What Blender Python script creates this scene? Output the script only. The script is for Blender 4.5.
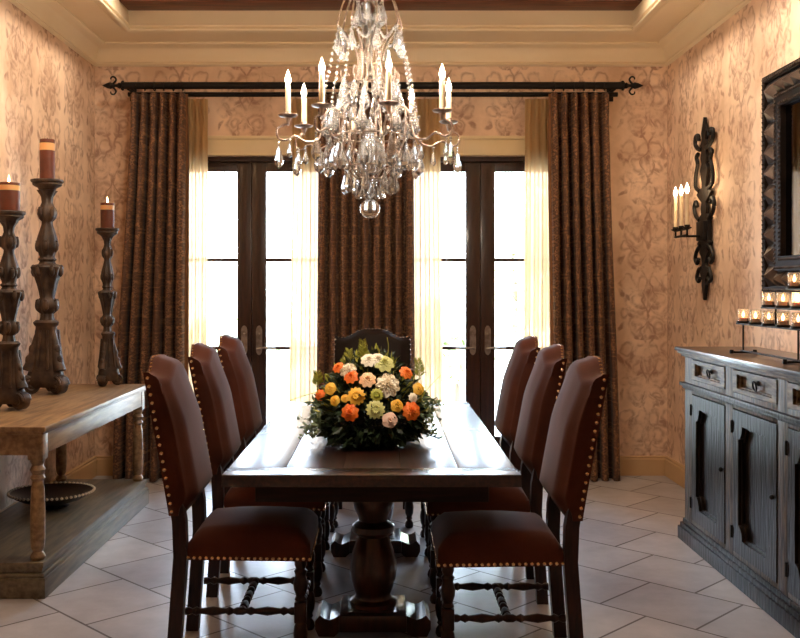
import bpy, bmesh, math, random
from mathutils import Vector, Matrix, Euler
random.seed(7)
PI = math.pi
S = bpy.context.scene
COL = S.collection
for o in list(bpy.data.objects):
    bpy.data.objects.remove(o)

# ------------------------------------------------------------------ camera
cd = bpy.data.cameras.new('camera'); cam = bpy.data.objects.new('camera', cd); COL.objects.link(cam)
cam.location = (0, 0, 1.45); cam.rotation_euler = (PI/2, 0, 0)
cd.sensor_fit = 'HORIZONTAL'; cd.sensor_width = 36; cd.lens = 43.2
cd.shift_x = 0.02; cd.shift_y = -0.04; cd.clip_start = 0.05
S.camera = cam

# ------------------------------------------------------------------ world and daylight
EXPOSURE = 0.0
SKY = 30.0
W = bpy.data.worlds.new('sky'); S.world = W; W.use_nodes = True
wn = W.node_tree.nodes; wl = W.node_tree.links
bg = wn['Background']; bg.inputs['Strength'].default_value = SKY
tc = wn.new('ShaderNodeTexCoord'); sx = wn.new('ShaderNodeSeparateXYZ')
rp = wn.new('ShaderNodeValToRGB')
wl.new(tc.outputs['Generated'], sx.inputs[0]); wl.new(sx.outputs['Z'], rp.inputs[0]); wl.new(rp.outputs[0], bg.inputs['Color'])
rp.color_ramp.elements[0].position = 0.0; rp.color_ramp.elements[0].color = (0.80, 0.89, 1.0, 1)
rp.color_ramp.elements[1].position = 0.6; rp.color_ramp.elements[1].color = (0.50, 0.72, 1.0, 1)
S.view_settings.view_transform = 'Standard'; S.view_settings.look = 'None'
S.view_settings.exposure = EXPOSURE; S.view_settings.gamma = 1.0; S.view_settings.use_curve_mapping = False
S.cycles.caustics_reflective = False; S.cycles.caustics_refractive = False
S.cycles.sample_clamp_indirect = 6.0; S.cycles.transparent_max_bounces = 40

def area(name, loc, rot, sx_, sy_, power, color, portal=False, spread=PI):
    l = bpy.data.lights.new(name, 'AREA'); l.shape = 'RECTANGLE'; l.size = sx_; l.size_y = sy_
    l.energy = power; l.color = color; l.spread = spread
    if portal: l.cycles.is_portal = True
    o = bpy.data.objects.new(name, l); COL.objects.link(o); o.location = loc; o.rotation_euler = rot
    return o
def point(name, loc, power, color, r=0.02, parent=None):
    l = bpy.data.lights.new(name, 'POINT'); l.energy = power; l.color = color; l.shadow_soft_size = r
    o = bpy.data.objects.new(name, l); COL.objects.link(o); o.location = loc
    if parent: o.parent = parent
    return o
DOORS = ((-1.731, -0.331), (0.05, 1.45))
for i, (a, b) in enumerate(DOORS):        # the daylight comes in through the two door openings
    area('door_portal', ((a+b)/2, 7.62, 1.23), (-PI/2, 0, 0), b-a, 2.44, 1, (1, 1, 1), portal=True)
WARM = (1.0, 0.84, 0.65)
FILL_LIGHTS = [(-1.45, 4.7, 34), (1.45, 4.7, 24), (-1.45, 6.2, 12), (1.45, 6.2, 12), (-1.45, 2.6, 5), (1.45, 2.6, 4)]  # unseen lamps added to warm the walls and fill the room
ACCENT_FILLS = [((-0.45, 2.5), (-0.056, 4.2, 0.9), 26, 17), ((0.45, 2.5), (-0.056, 4.2, 0.9), 26, 17), ((0.0, 3.1), (-0.066, 4.5, 2.2), 22, 34)]   # lamps added for flowers and chandelier: position, aim, watts, cone

# ------------------------------------------------------------------ materials
def new_mat(name):
    m = bpy.data.materials.new(name); m.use_nodes = True
    return m, m.node_tree.nodes, m.node_tree.links, m.node_tree.nodes['Principled BSDF']
def srgb(r, g, b):
    f = lambda c: (c/255/12.92) if c/255 <= 0.04045 else ((c/255+0.055)/1.055)**2.4
    return (f(r), f(g), f(b), 1)
def mat(name, c1, c2=None, rough=0.5, metal=0.0, scale=8, stretch=(1, 1, 1), bump=0.0, coat=0.0, coat_rough=0.1, sheen=0.0,
        spec=0.5, trans=0.0, ior=1.45, emit=None, estr=0.0, detail=4, lo=0.35, hi=0.65, sss=0.0, bscale=None):
    m, n, l, p = new_mat(name)
    p.inputs['Roughness'].default_value = rough; p.inputs['Metallic'].default_value = metal
    p.inputs['Coat Weight'].default_value = coat; p.inputs['Coat Roughness'].default_value = coat_rough
    p.inputs['Sheen Weight'].default_value = sheen; p.inputs['Specular IOR Level'].default_value = spec
    p.inputs['Transmission Weight'].default_value = trans; p.inputs['IOR'].default_value = ior
    if sss: p.inputs['Subsurface Weight'].default_value = sss; p.inputs['Subsurface Scale'].default_value = 0.02
    if emit: p.inputs['Emission Color'].default_value = emit; p.inputs['Emission Strength'].default_value = estr
    p.inputs['Base Color'].default_value = c1
    if c2 or bump:
        t = n.new('ShaderNodeTexCoord'); mp = n.new('ShaderNodeMapping'); mp.inputs['Scale'].default_value = stretch
        nz = n.new('ShaderNodeTexNoise'); nz.inputs['Scale'].default_value = scale; nz.inputs['Detail'].default_value = detail
        l.new(t.outputs['Object'], mp.inputs[0]); l.new(mp.outputs[0], nz.inputs['Vector'])
    if c2:
        r = n.new('ShaderNodeValToRGB'); e = r.color_ramp.elements
        e[0].position = lo; e[0].color = c1; e[1].position = hi; e[1].color = c2
        l.new(nz.outputs['Fac'], r.inputs[0]); l.new(r.outputs[0], p.inputs['Base Color'])
    if bump:
        b = n.new('ShaderNodeBump'); b.inputs['Strength'].default_value = bump; b.inputs['Distance'].default_value = 0.01
        src = nz
        if bscale:
            src = n.new('ShaderNodeTexNoise'); src.inputs['Scale'].default_value = bscale; l.new(mp.outputs[0], src.inputs['Vector'])
        l.new(src.outputs['Fac'], b.inputs['Height']); l.new(b.outputs[0], p.inputs['Normal'])
    return m
def math_node(n, l, op, a, b=None, c=None):
    k = n.new('ShaderNodeMath'); k.operation = op
    for i, v in enumerate((a, b, c)):
        if v is None: continue
        if isinstance(v, (int, float)): k.inputs[i].default_value = v
        else: l.new(v, k.inputs[i])
    return k.outputs[0]
def wall_ornament(name, axis, centre):
    """old plaster stencilled with columns of scrollwork: rings, stems and leaves mirrored about each column"""
    m, n, l, p = new_mat(name); p.inputs['Roughness'].default_value = 0.7
    A = lambda op, a, b=None, c=None: math_node(n, l, op, a, b, c)
    PX, PZ = 0.516, 0.52
    t = n.new('ShaderNodeTexCoord')
    wob = n.new('ShaderNodeTexNoise'); wob.inputs['Scale'].default_value = 9; wob.inputs['Detail'].default_value = 2; l.new(t.outputs['Object'], wob.inputs['Vector'])
    s = n.new('ShaderNodeSeparateXYZ'); l.new(t.outputs['Object'], s.inputs[0])
    wv = A('MULTIPLY', A('SUBTRACT', wob.outputs['Fac'], 0.5), 0.10)
    x = A('ADD', A('PINGPONG', A('ADD', s.outputs[axis], 20*PX-centre), PX/2), wv)
    z = A('ADD', A('MODULO', A('ADD', s.outputs['Z'], 5*PZ), PZ), wv)
    def dist(cx, cz, kx=1.0, kz=1.0, rot=0.0):
        dx_, dz_ = A('SUBTRACT', x, cx), A('SUBTRACT', z, cz)
        u = A('ADD', A('MULTIPLY', dx_, math.cos(rot)*kx), A('MULTIPLY', dz_, math.sin(rot)*kx))
        v = A('ADD', A('MULTIPLY', dx_, -math.sin(rot)*kz), A('MULTIPLY', dz_, math.cos(rot)*kz))
        return A('SQRT', A('ADD', A('MULTIPLY', u, u), A('MULTIPLY', v, v)))
    soft = lambda d, w: A('MAXIMUM', A('SUBTRACT', 1.0, A('DIVIDE', d, w)), 0.0)
    parts = []
    for cx, cz, r, w in ((0.075, 0.11, 0.058, 0.017), (0.082, 0.105, 0.026, 0.015), (0.090, 0.30, 0.078, 0.018), (0.080, 0.315, 0.038, 0.016), (0.040, 0.435, 0.042, 0.014), (0.165, 0.21, 0.036, 0.013), (0.16, 0.45, 0.045, 0.013)):
        parts.append(A('MULTIPLY', soft(A('ABSOLUTE', A('SUBTRACT', dist(cx, cz, 1.0, 0.8, 0.5), r)), w*1.25), 0.62))
    stem = A('ADD', 0.030, A('MULTIPLY', A('SINE', A('MULTIPLY', z, 2*PI/PZ*2)), 0.026))
    parts.append(soft(A('ABSOLUTE', A('SUBTRACT', x, stem)), 0.014))
    for cx, cz, r, kx, rot in ((0.0, 0.20, 0.050, 2.2, 0), (0.125, 0.185, 0.050, 2.4, -0.7), (0.12, 0.40, 0.055, 2.4, 0.6), (0.0, 0.365, 0.045, 2.0, 0), (0.045, 0.02, 0.045, 2.0, 0.9), (0.155, 0.33, 0.04, 2.2, -0.5), (0.10, 0.03, 0.04, 2.0, -0.9), (0.20, 0.10, 0.05, 2.0, 0.5), (0.20, 0.36, 0.05, 2.0, -0.4), (0.06, 0.26, 0.045, 2.2, 1.2)):
        parts.append(A('MINIMUM', A('MULTIPLY', soft(dist(cx, cz, kx, 1.0, rot), r), 1.6), 0.9))
    orn = parts[0]
    for q in parts[1:]: orn = A('MAXIMUM', orn, q)
    w1 = n.new('ShaderNodeTexNoise'); w1.inputs['Scale'].default_value = 11; w1.inputs['Detail'].default_value = 6; w1.inputs['Roughness'].default_value = 0.65; l.new(t.outputs['Object'], w1.inputs['Vector'])
    keep = A('MINIMUM', A('MAXIMUM', A('MULTIPLY', A('SUBTRACT', w1.outputs['Fac'], 0.36), 3.4), 0.05), 0.70)
    orn = A('MULTIPLY', A('MINIMUM', A('MULTIPLY', orn, 1.3), 1.0), keep)
    w2 = n.new('ShaderNodeTexNoise'); w2.inputs['Scale'].default_value = 2.6; w2.inputs['Detail'].default_value = 7; w2.inputs['Roughness'].default_value = 0.6; l.new(t.outputs['Object'], w2.inputs['Vector'])
    r = n.new('ShaderNodeValToRGB'); e = r.color_ramp.elements; e[0].position = 0.3; e[1].position = 0.7; e[0].color = WA; e[1].color = WB; e[0].position = 0.36; e[1].position = 0.62
    l.new(w2.outputs['Fac'], r.inputs[0])
    mx = n.new('ShaderNodeMix'); mx.data_type = 'RGBA'; l.new(orn, mx.inputs[0]); l.new(r.outputs[0], mx.inputs[6]); mx.inputs[7].default_value = WI
    l.new(mx.outputs[2], p.inputs['Base Color'])
    bp = n.new('ShaderNodeBump'); bp.inputs['Strength'].default_value = 0.15; bp.inputs['Distance'].default_value = 0.01
    l.new(w1.outputs['Fac'], bp.inputs['Height']); l.new(bp.outputs[0], p.inputs['Normal'])
    return m
def damask(name, base_a, base_b, ink, axis, period=0.56, zper=0.74, strength=0.75, rough=0.75, sheen=0.0, line=0.022, off=0.0, column=True):
    """plaster or cloth with a mirrored scroll ornament that repeats in columns"""
    m, n, l, p = new_mat(name)
    p.inputs['Roughness'].default_value = rough; p.inputs['Sheen Weight'].default_value = sheen
    t = n.new('ShaderNodeTexCoord'); s = n.new('ShaderNodeSeparateXYZ'); l.new(t.outputs['Object'], s.inputs[0])
    h = math_node(n, l, 'ADD', s.outputs[axis], 50*period + off); z = math_node(n, l, 'ADD', s.outputs['Z'], 10*zper)
    hm = math_node(n, l, 'PINGPONG', h, period/2); zm = math_node(n, l, 'PINGPONG', z, zper/2)
    cmb = n.new('ShaderNodeCombineXYZ'); l.new(hm, cmb.inputs[0]); l.new(zm, cmb.inputs[1])
    k = 0.56/period
    nz = n.new('ShaderNodeTexNoise'); nz.inputs['Scale'].default_value = 9*k; nz.inputs['Detail'].default_value = 1.0; nz.inputs['Distortion'].default_value = 1.6
    l.new(cmb.outputs[0], nz.inputs['Vector'])
    d = math_node(n, l, 'ABSOLUTE', math_node(n, l, 'SUBTRACT', nz.outputs['Fac'], 0.5))
    scroll = math_node(n, l, 'SUBTRACT', 1.0, math_node(n, l, 'SMOOTHSTEP' if False else 'MINIMUM', math_node(n, l, 'DIVIDE', d, line), 1.0))
    nz2 = n.new('ShaderNodeTexNoise'); nz2.inputs['Scale'].default_value = 15*k; nz2.inputs['Detail'].default_value = 0.5
    l.new(cmb.outputs[0], nz2.inputs['Vector'])
    blob = math_node(n, l, 'MULTIPLY', math_node(n, l, 'MAXIMUM', math_node(n, l, 'SUBTRACT', nz2.outputs['Fac'], 0.58), 0.0), 9.0)
    blob = math_node(n, l, 'MINIMUM', blob, 0.8)
    orn = math_node(n, l, 'MAXIMUM', scroll, blob)
    if column:   # ornament stands in columns with plainer ground between
        w = math_node(n, l, 'DIVIDE', hm, period/2)
        cmask = math_node(n, l, 'MINIMUM', math_node(n, l, 'MAXIMUM', math_node(n, l, 'MULTIPLY', math_node(n, l, 'SUBTRACT', 0.78, w), 4.0), 0.18), 1.0)
        orn = math_node(n, l, 'MULTIPLY', orn, cmask)
    wear = n.new('ShaderNodeTexNoise'); wear.inputs['Scale'].default_value = 3.5; wear.inputs['Detail'].default_value = 6
    l.new(t.outputs['Object'], wear.inputs['Vector'])
    wr = n.new('ShaderNodeValToRGB'); wr.color_ramp.elements[0].position = 0.3; wr.color_ramp.elements[1].position = 0.7
    wr.color_ramp.elements[0].color = base_a; wr.color_ramp.elements[1].color = base_b
    l.new(wear.outputs['Fac'], wr.inputs[0])
    wear2 = n.new('ShaderNodeTexNoise'); wear2.inputs['Scale'].default_value = 14; wear2.inputs['Detail'].default_value = 5
    l.new(t.outputs['Object'], wear2.inputs['Vector'])
    orn = math_node(n, l, 'MULTIPLY', orn, math_node(n, l, 'MINIMUM', math_node(n, l, 'MULTIPLY', wear2.outputs['Fac'], strength*1.8), 1.0))
    mx = n.new('ShaderNodeMix'); mx.data_type = 'RGBA'
    l.new(orn, mx.inputs[0]); l.new(wr.outputs[0], mx.inputs[6]); mx.inputs[7].default_value = ink
    l.new(mx.outputs[2], p.inputs['Base Color'])
    bp = n.new('ShaderNodeBump'); bp.inputs['Strength'].default_value = 0.15; bp.inputs['Distance'].default_value = 0.01
    l.new(wear2.outputs['Fac'], bp.inputs['Height']); l.new(bp.outputs[0], p.inputs['Normal'])
    return m

M = {}
WA, WB, WI = srgb(206, 172, 144), srgb(238, 208, 180), srgb(136, 90, 74)
M['wall_x'] = wall_ornament('stencilled_plaster_back', 'X', 2.035)
M['wall_y'] = wall_ornament('stencilled_plaster_side', 'Y', 6.9)
M['plaster'] = mat('cream_plaster', srgb(240, 222, 190), srgb(234, 214, 180), rough=0.6, scale=2)
M['cream_trim'] = mat('cream_trim', srgb(222, 202, 160), srgb(230, 210, 172), rough=0.45, scale=3)
M['base_trim'] = mat('tan_baseboard', srgb(196, 160, 118), srgb(204, 170, 128), rough=0.5, scale=3)
M['beam'] = mat('stained_beam', srgb(74, 36, 22), srgb(112, 58, 34), rough=0.45, scale=3, stretch=(1, 12, 12), bump=0.2)
M['door_wood'] = mat('dark_door_wood', srgb(40, 22, 14), srgb(58, 32, 20), rough=0.35, scale=6, stretch=(10, 10, 1), coat=0.3)
M['iron'] = mat('wrought_iron', srgb(14, 10, 9), srgb(24, 18, 15), rough=0.55, metal=0.0, spec=0.3, scale=30, bump=0.2)
M['bronze'] = mat('bronze_hardware', srgb(190, 184, 178), srgb(140, 132, 124), rough=0.3, metal=1.0, scale=20)
M['drape'] = damask('brown_brocade', srgb(70, 42, 26), srgb(86, 54, 34), srgb(156, 112, 74), 'X', period=0.24, zper=0.34, strength=0.9, rough=0.6, sheen=0.08, line=0.05, column=False)
M['drape_edge'] = mat('drape_lining', srgb(128, 84, 50), srgb(142, 96, 58), rough=0.8, scale=20, sheen=0.2)
M['table_wood'] = mat('table_wood', srgb(26, 11, 6), srgb(54, 25, 14), rough=0.4, scale=5, stretch=(14, 1, 14), bump=0.25, coat=1.0, coat_rough=0.2)
M['under_wood'] = mat('table_under_wood', srgb(22, 10, 6), srgb(40, 19, 11), rough=0.55, spec=0.3, scale=5, stretch=(1, 1, 14))
M['turned_wood'] = mat('turned_wood', srgb(38, 14, 8), srgb(66, 28, 16), rough=0.3, scale=10, stretch=(4, 4, 1), coat=0.6, coat_rough=0.12)
M['chair_wood'] = mat('chair_wood', srgb(30, 12, 8), srgb(52, 24, 15), rough=0.32, scale=10, stretch=(5, 5, 1), coat=0.15, spec=0.35)
M['velvet'] = mat('rust_velvet', srgb(68, 31, 20), srgb(84, 41, 27), rough=0.8, scale=5, sheen=0.12, spec=0.2, bump=0.06, bscale=220)
M['dark_leather'] = mat('dark_leather', srgb(18, 9, 8), srgb(26, 13, 11), rough=0.6, spec=0.25, scale=8, bump=0.15, bscale=120)
M['brass'] = mat('brass_nail', srgb(220, 184, 142), rough=0.25, metal=1.0)
M['silver_nail'] = mat('silver_nail', srgb(228, 222, 214), rough=0.25, metal=1.0)
M['console_wood'] = mat('weathered_console', srgb(112, 84, 58), srgb(158, 128, 92), rough=0.42, scale=4, stretch=(9, 1, 9), bump=0.2, coat=0.25, coat_rough=0.25)
M['console_dark'] = mat('console_shelf_wood', srgb(88, 78, 62), srgb(122, 108, 86), rough=0.4, scale=4, stretch=(9, 1, 9), bump=0.2, coat=0.2, coat_rough=0.25)
M['candlestick'] = mat('carved_candlestick', srgb(40, 26, 18), srgb(86, 64, 47), rough=0.5, scale=14, bump=0.5, lo=0.4, hi=0.72)
M['wax'] = mat('rust_wax', srgb(92, 46, 30), srgb(112, 58, 38), rough=0.5, scale=12, sss=0.3)
M['wax_pale'] = mat('apricot_wax', srgb(232, 170, 108), srgb(236, 184, 128), rough=0.5, scale=12, sss=0.3)
M['candle_sleeve'] = mat('ivory_candle_sleeve', srgb(236, 214, 178), rough=0.5)
M['flame'] = mat('flame', srgb(255, 230, 180), emit=(1.0, 0.66, 0.30, 1), estr=14)
M['bulb'] = mat('flame_bulb', srgb(255, 244, 220), emit=(1.0, 0.84, 0.62, 1), estr=12)
M['wick'] = mat('wick', srgb(30, 24, 20), rough=0.9)
M['chand_metal'] = mat('antique_silver_leaf', srgb(142, 122, 110), srgb(196, 178, 162), rough=0.4, metal=0.9, scale=40)
M['side_wood'] = mat('aged_sideboard', srgb(10, 7, 5), srgb(44, 32, 23), rough=0.34, spec=0.16, scale=5, stretch=(8, 8, 1.2), bump=0.45, coat=0.05, coat_rough=0.25, lo=0.3, hi=0.75)
M['side_lit'] = mat('sideboard_lit_wood', srgb(50, 36, 25), srgb(124, 100, 72), rough=0.45, spec=0.3, scale=6, stretch=(8, 1.5, 8), bump=0.4, coat=0.04, coat_rough=0.2)  # lighter than the doors: light on the upper band put into the colour
M['side_frame'] = mat('sideboard_frame_wood', srgb(30, 22, 16), srgb(98, 78, 56), rough=0.45, spec=0.28, scale=6, stretch=(8, 8, 1.3), bump=0.4)  # tone between doors and drawers, part of that light painted in
M['side_top'] = mat('sideboard_top', srgb(40, 25, 18), srgb(62, 42, 30), rough=0.3, scale=5, stretch=(9, 1, 9), coat=0.4)
M['mirror_frame'] = mat('ebonised_frame', srgb(18, 11, 8), srgb(32, 21, 15), rough=0.6, spec=0.15, scale=10, bump=0.2)
M['pewter'] = mat('pewter_stud', srgb(84, 72, 66), srgb(48, 38, 34), rough=0.4, metal=0.7, spec=0.3, scale=15)
M['mirror'] = mat('mirror_glass', srgb(96, 92, 96), rough=0.04, metal=1.0)
M['bowl'] = mat('dark_bowl', srgb(36, 24, 18), srgb(60, 42, 32), rough=0.35, scale=10, coat=0.3)
M['bone'] = mat('bone_bead', srgb(214, 200, 178), rough=0.4)
M['ceramic'] = mat('dark_flower_bowl', srgb(20, 24, 30), srgb(36, 40, 48), rough=0.2, scale=6, coat=0.3)
M['leaf_dark'] = mat('dark_leaf', srgb(26, 36, 20), srgb(52, 66, 36), rough=0.5, scale=20)
M['leaf_pale'] = mat('pale_leaf', srgb(86, 104, 72), srgb(122, 136, 98), rough=0.5, scale=20)
M['leaf_lime'] = mat('lime_fern', srgb(150, 156, 58), srgb(186, 178, 74), rough=0.5, scale=20)
M['orange'] = mat('orange_petal', srgb(240, 108, 30), srgb(248, 132, 48), rough=0.5, scale=30)
M['white_petal'] = mat('cream_petal', srgb(244, 230, 204), srgb(250, 240, 220), rough=0.5, scale=30)
M['peach'] = mat('peach_petal', srgb(246, 190, 140), srgb(250, 206, 164), rough=0.5, scale=30)
M['yellow'] = mat('yellow_petal', srgb(242, 178, 52), srgb(246, 196, 80), rough=0.5, scale=30)
M['pink'] = mat('blush_petal', srgb(244, 206, 184), rough=0.5)
M['green_petal'] = mat('pale_green_petal', srgb(206, 204, 130), rough=0.5)
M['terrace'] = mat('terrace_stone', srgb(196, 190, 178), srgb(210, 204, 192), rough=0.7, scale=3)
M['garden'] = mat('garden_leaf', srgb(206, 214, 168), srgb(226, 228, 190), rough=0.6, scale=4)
M['bark'] = mat('bark', srgb(110, 92, 76), rough=0.8)

def glass_mat(name, tint=(1, 1, 1, 1), frost=0.0):
    m, n, l, p = new_mat(name); n.remove(p)
    out = n['Material Output']; tr = n.new('ShaderNodeBsdfTransparent'); tr.inputs[0].default_value = tint
    gl = n.new('ShaderNodeBsdfGlossy'); gl.inputs['Roughness'].default_value = 0.02
    fr = n.new('ShaderNodeFresnel'); fr.inputs['IOR'].default_value = 1.45
    mx = n.new('ShaderNodeMixShader'); l.new(fr.outputs[0], mx.inputs[0]); l.new(tr.outputs[0], mx.inputs[1]); l.new(gl.outputs[0], mx.inputs[2])
    if frost:
        tl = n.new('ShaderNodeBsdfTranslucent'); df = n.new('ShaderNodeBsdfDiffuse'); ad = n.new('ShaderNodeMixShader'); m2 = n.new('ShaderNodeMixShader')
        tl.inputs[0].default_value = (1, 0.94, 0.88, 1); df.inputs[0].default_value = (1, 0.95, 0.9, 1); m2.inputs[0].default_value = frost
        l.new(tl.outputs[0], ad.inputs[1]); l.new(df.outputs[0], ad.inputs[2]); l.new(mx.outputs[0], m2.inputs[1]); l.new(ad.outputs[0], m2.inputs[2]); mx = m2
    l.new(mx.outputs[0], out.inputs[0]); return m
M['pane'] = glass_mat('window_pane')
M['votive_glass'] = glass_mat('votive_glass', (0.97, 0.93, 0.90, 1), frost=0.22)
M['crystal'] = mat('crystal', (1, 1, 1, 1), rough=0.03, trans=0.78, ior=1.5, spec=0.8)
def sheer_mat():
    m, n, l, p = new_mat('cream_sheer'); n.remove(p)
    out = n['Material Output']
    df = n.new('ShaderNodeBsdfDiffuse'); df.inputs[0].default_value = srgb(236, 204, 150)
    tl = n.new('ShaderNodeBsdfTranslucent'); tl.inputs[0].default_value = (0.52, 0.325, 0.170, 1)
    tr = n.new('ShaderNodeBsdfTransparent'); tr.inputs[0].default_value = srgb(255, 244, 220)
    a = n.new('ShaderNodeMixShader'); a.inputs[0].default_value = 0.6
    b = n.new('ShaderNodeMixShader'); b.inputs[0].default_value = 0.03
    l.new(df.outputs[0], a.inputs[1]); l.new(tl.outputs[0], a.inputs[2])
    l.new(a.outputs[0], b.inputs[1]); l.new(tr.outputs[0], b.inputs[2]); l.new(b.outputs[0], out.inputs[0])
    return m
M['sheer'] = sheer_mat()
def floor_mat():
    m, n, l, p = new_mat('limestone_tiles')
    t = n.new('ShaderNodeTexCoord'); mp = n.new('ShaderNodeMapping'); mp.inputs['Rotation'].default_value = (0, 0, PI/4)
    mp.inputs['Location'].default_value = (2.644+0.235+0.47*20, -4.256+0.45*20, 0)
    l.new(t.outputs['Object'], mp.inputs[0])
    br = n.new('ShaderNodeTexBrick'); br.offset = 0.5; br.offset_frequency = 2
    br.inputs['Scale'].default_value = 1.0; br.inputs['Brick Width'].default_value = 0.47; br.inputs['Row Height'].default_value = 0.45
    br.inputs['Mortar Size'].default_value = 0.006; br.inputs['Mortar Smooth'].default_value = 0.2
    br.inputs['Color1'].default_value = srgb(186, 182, 184); br.inputs['Color2'].default_value = srgb(170, 166, 170)
    br.inputs['Mortar'].default_value = srgb(78, 64, 58)
    l.new(mp.outputs[0], br.inputs['Vector'])
    nz = n.new('ShaderNodeTexNoise'); nz.inputs['Scale'].default_value = 5; nz.inputs['Detail'].default_value = 7; nz.inputs['Roughness'].default_value = 0.65
    l.new(t.outputs['Object'], nz.inputs['Vector'])
    rr = n.new('ShaderNodeValToRGB'); rr.color_ramp.elements[0].position = 0.3; rr.color_ramp.elements[1].position = 0.7
    rr.color_ramp.elements[0].color = (0.80, 0.78, 0.76, 1); rr.color_ramp.elements[1].color = (1.08, 1.06, 1.04, 1)
    l.new(nz.outputs['Fac'], rr.inputs[0])
    mx = n.new('ShaderNodeMix'); mx.data_type = 'RGBA'; mx.blend_type = 'MULTIPLY'; mx.inputs[0].default_value = 1
    l.new(br.outputs['Color'], mx.inputs[6]); l.new(rr.outputs[0], mx.inputs[7]); l.new(mx.outputs[2], p.inputs['Base Color'])
    p.inputs['Roughness'].default_value = 0.36; p.inputs['Specular IOR Level'].default_value = 0.4
    bp = n.new('ShaderNodeBump'); bp.inputs['Strength'].default_value = 0.3; bp.inputs['Distance'].default_value = 0.006
    h = math_node(n, l, 'SUBTRACT', math_node(n, l, 'MULTIPLY', nz.outputs['Fac'], 0.5), br.outputs['Fac'])
    l.new(h, bp.inputs['Height']); l.new(bp.outputs[0], p.inputs['Normal'])
    return m
M['floor'] = floor_mat()

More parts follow.
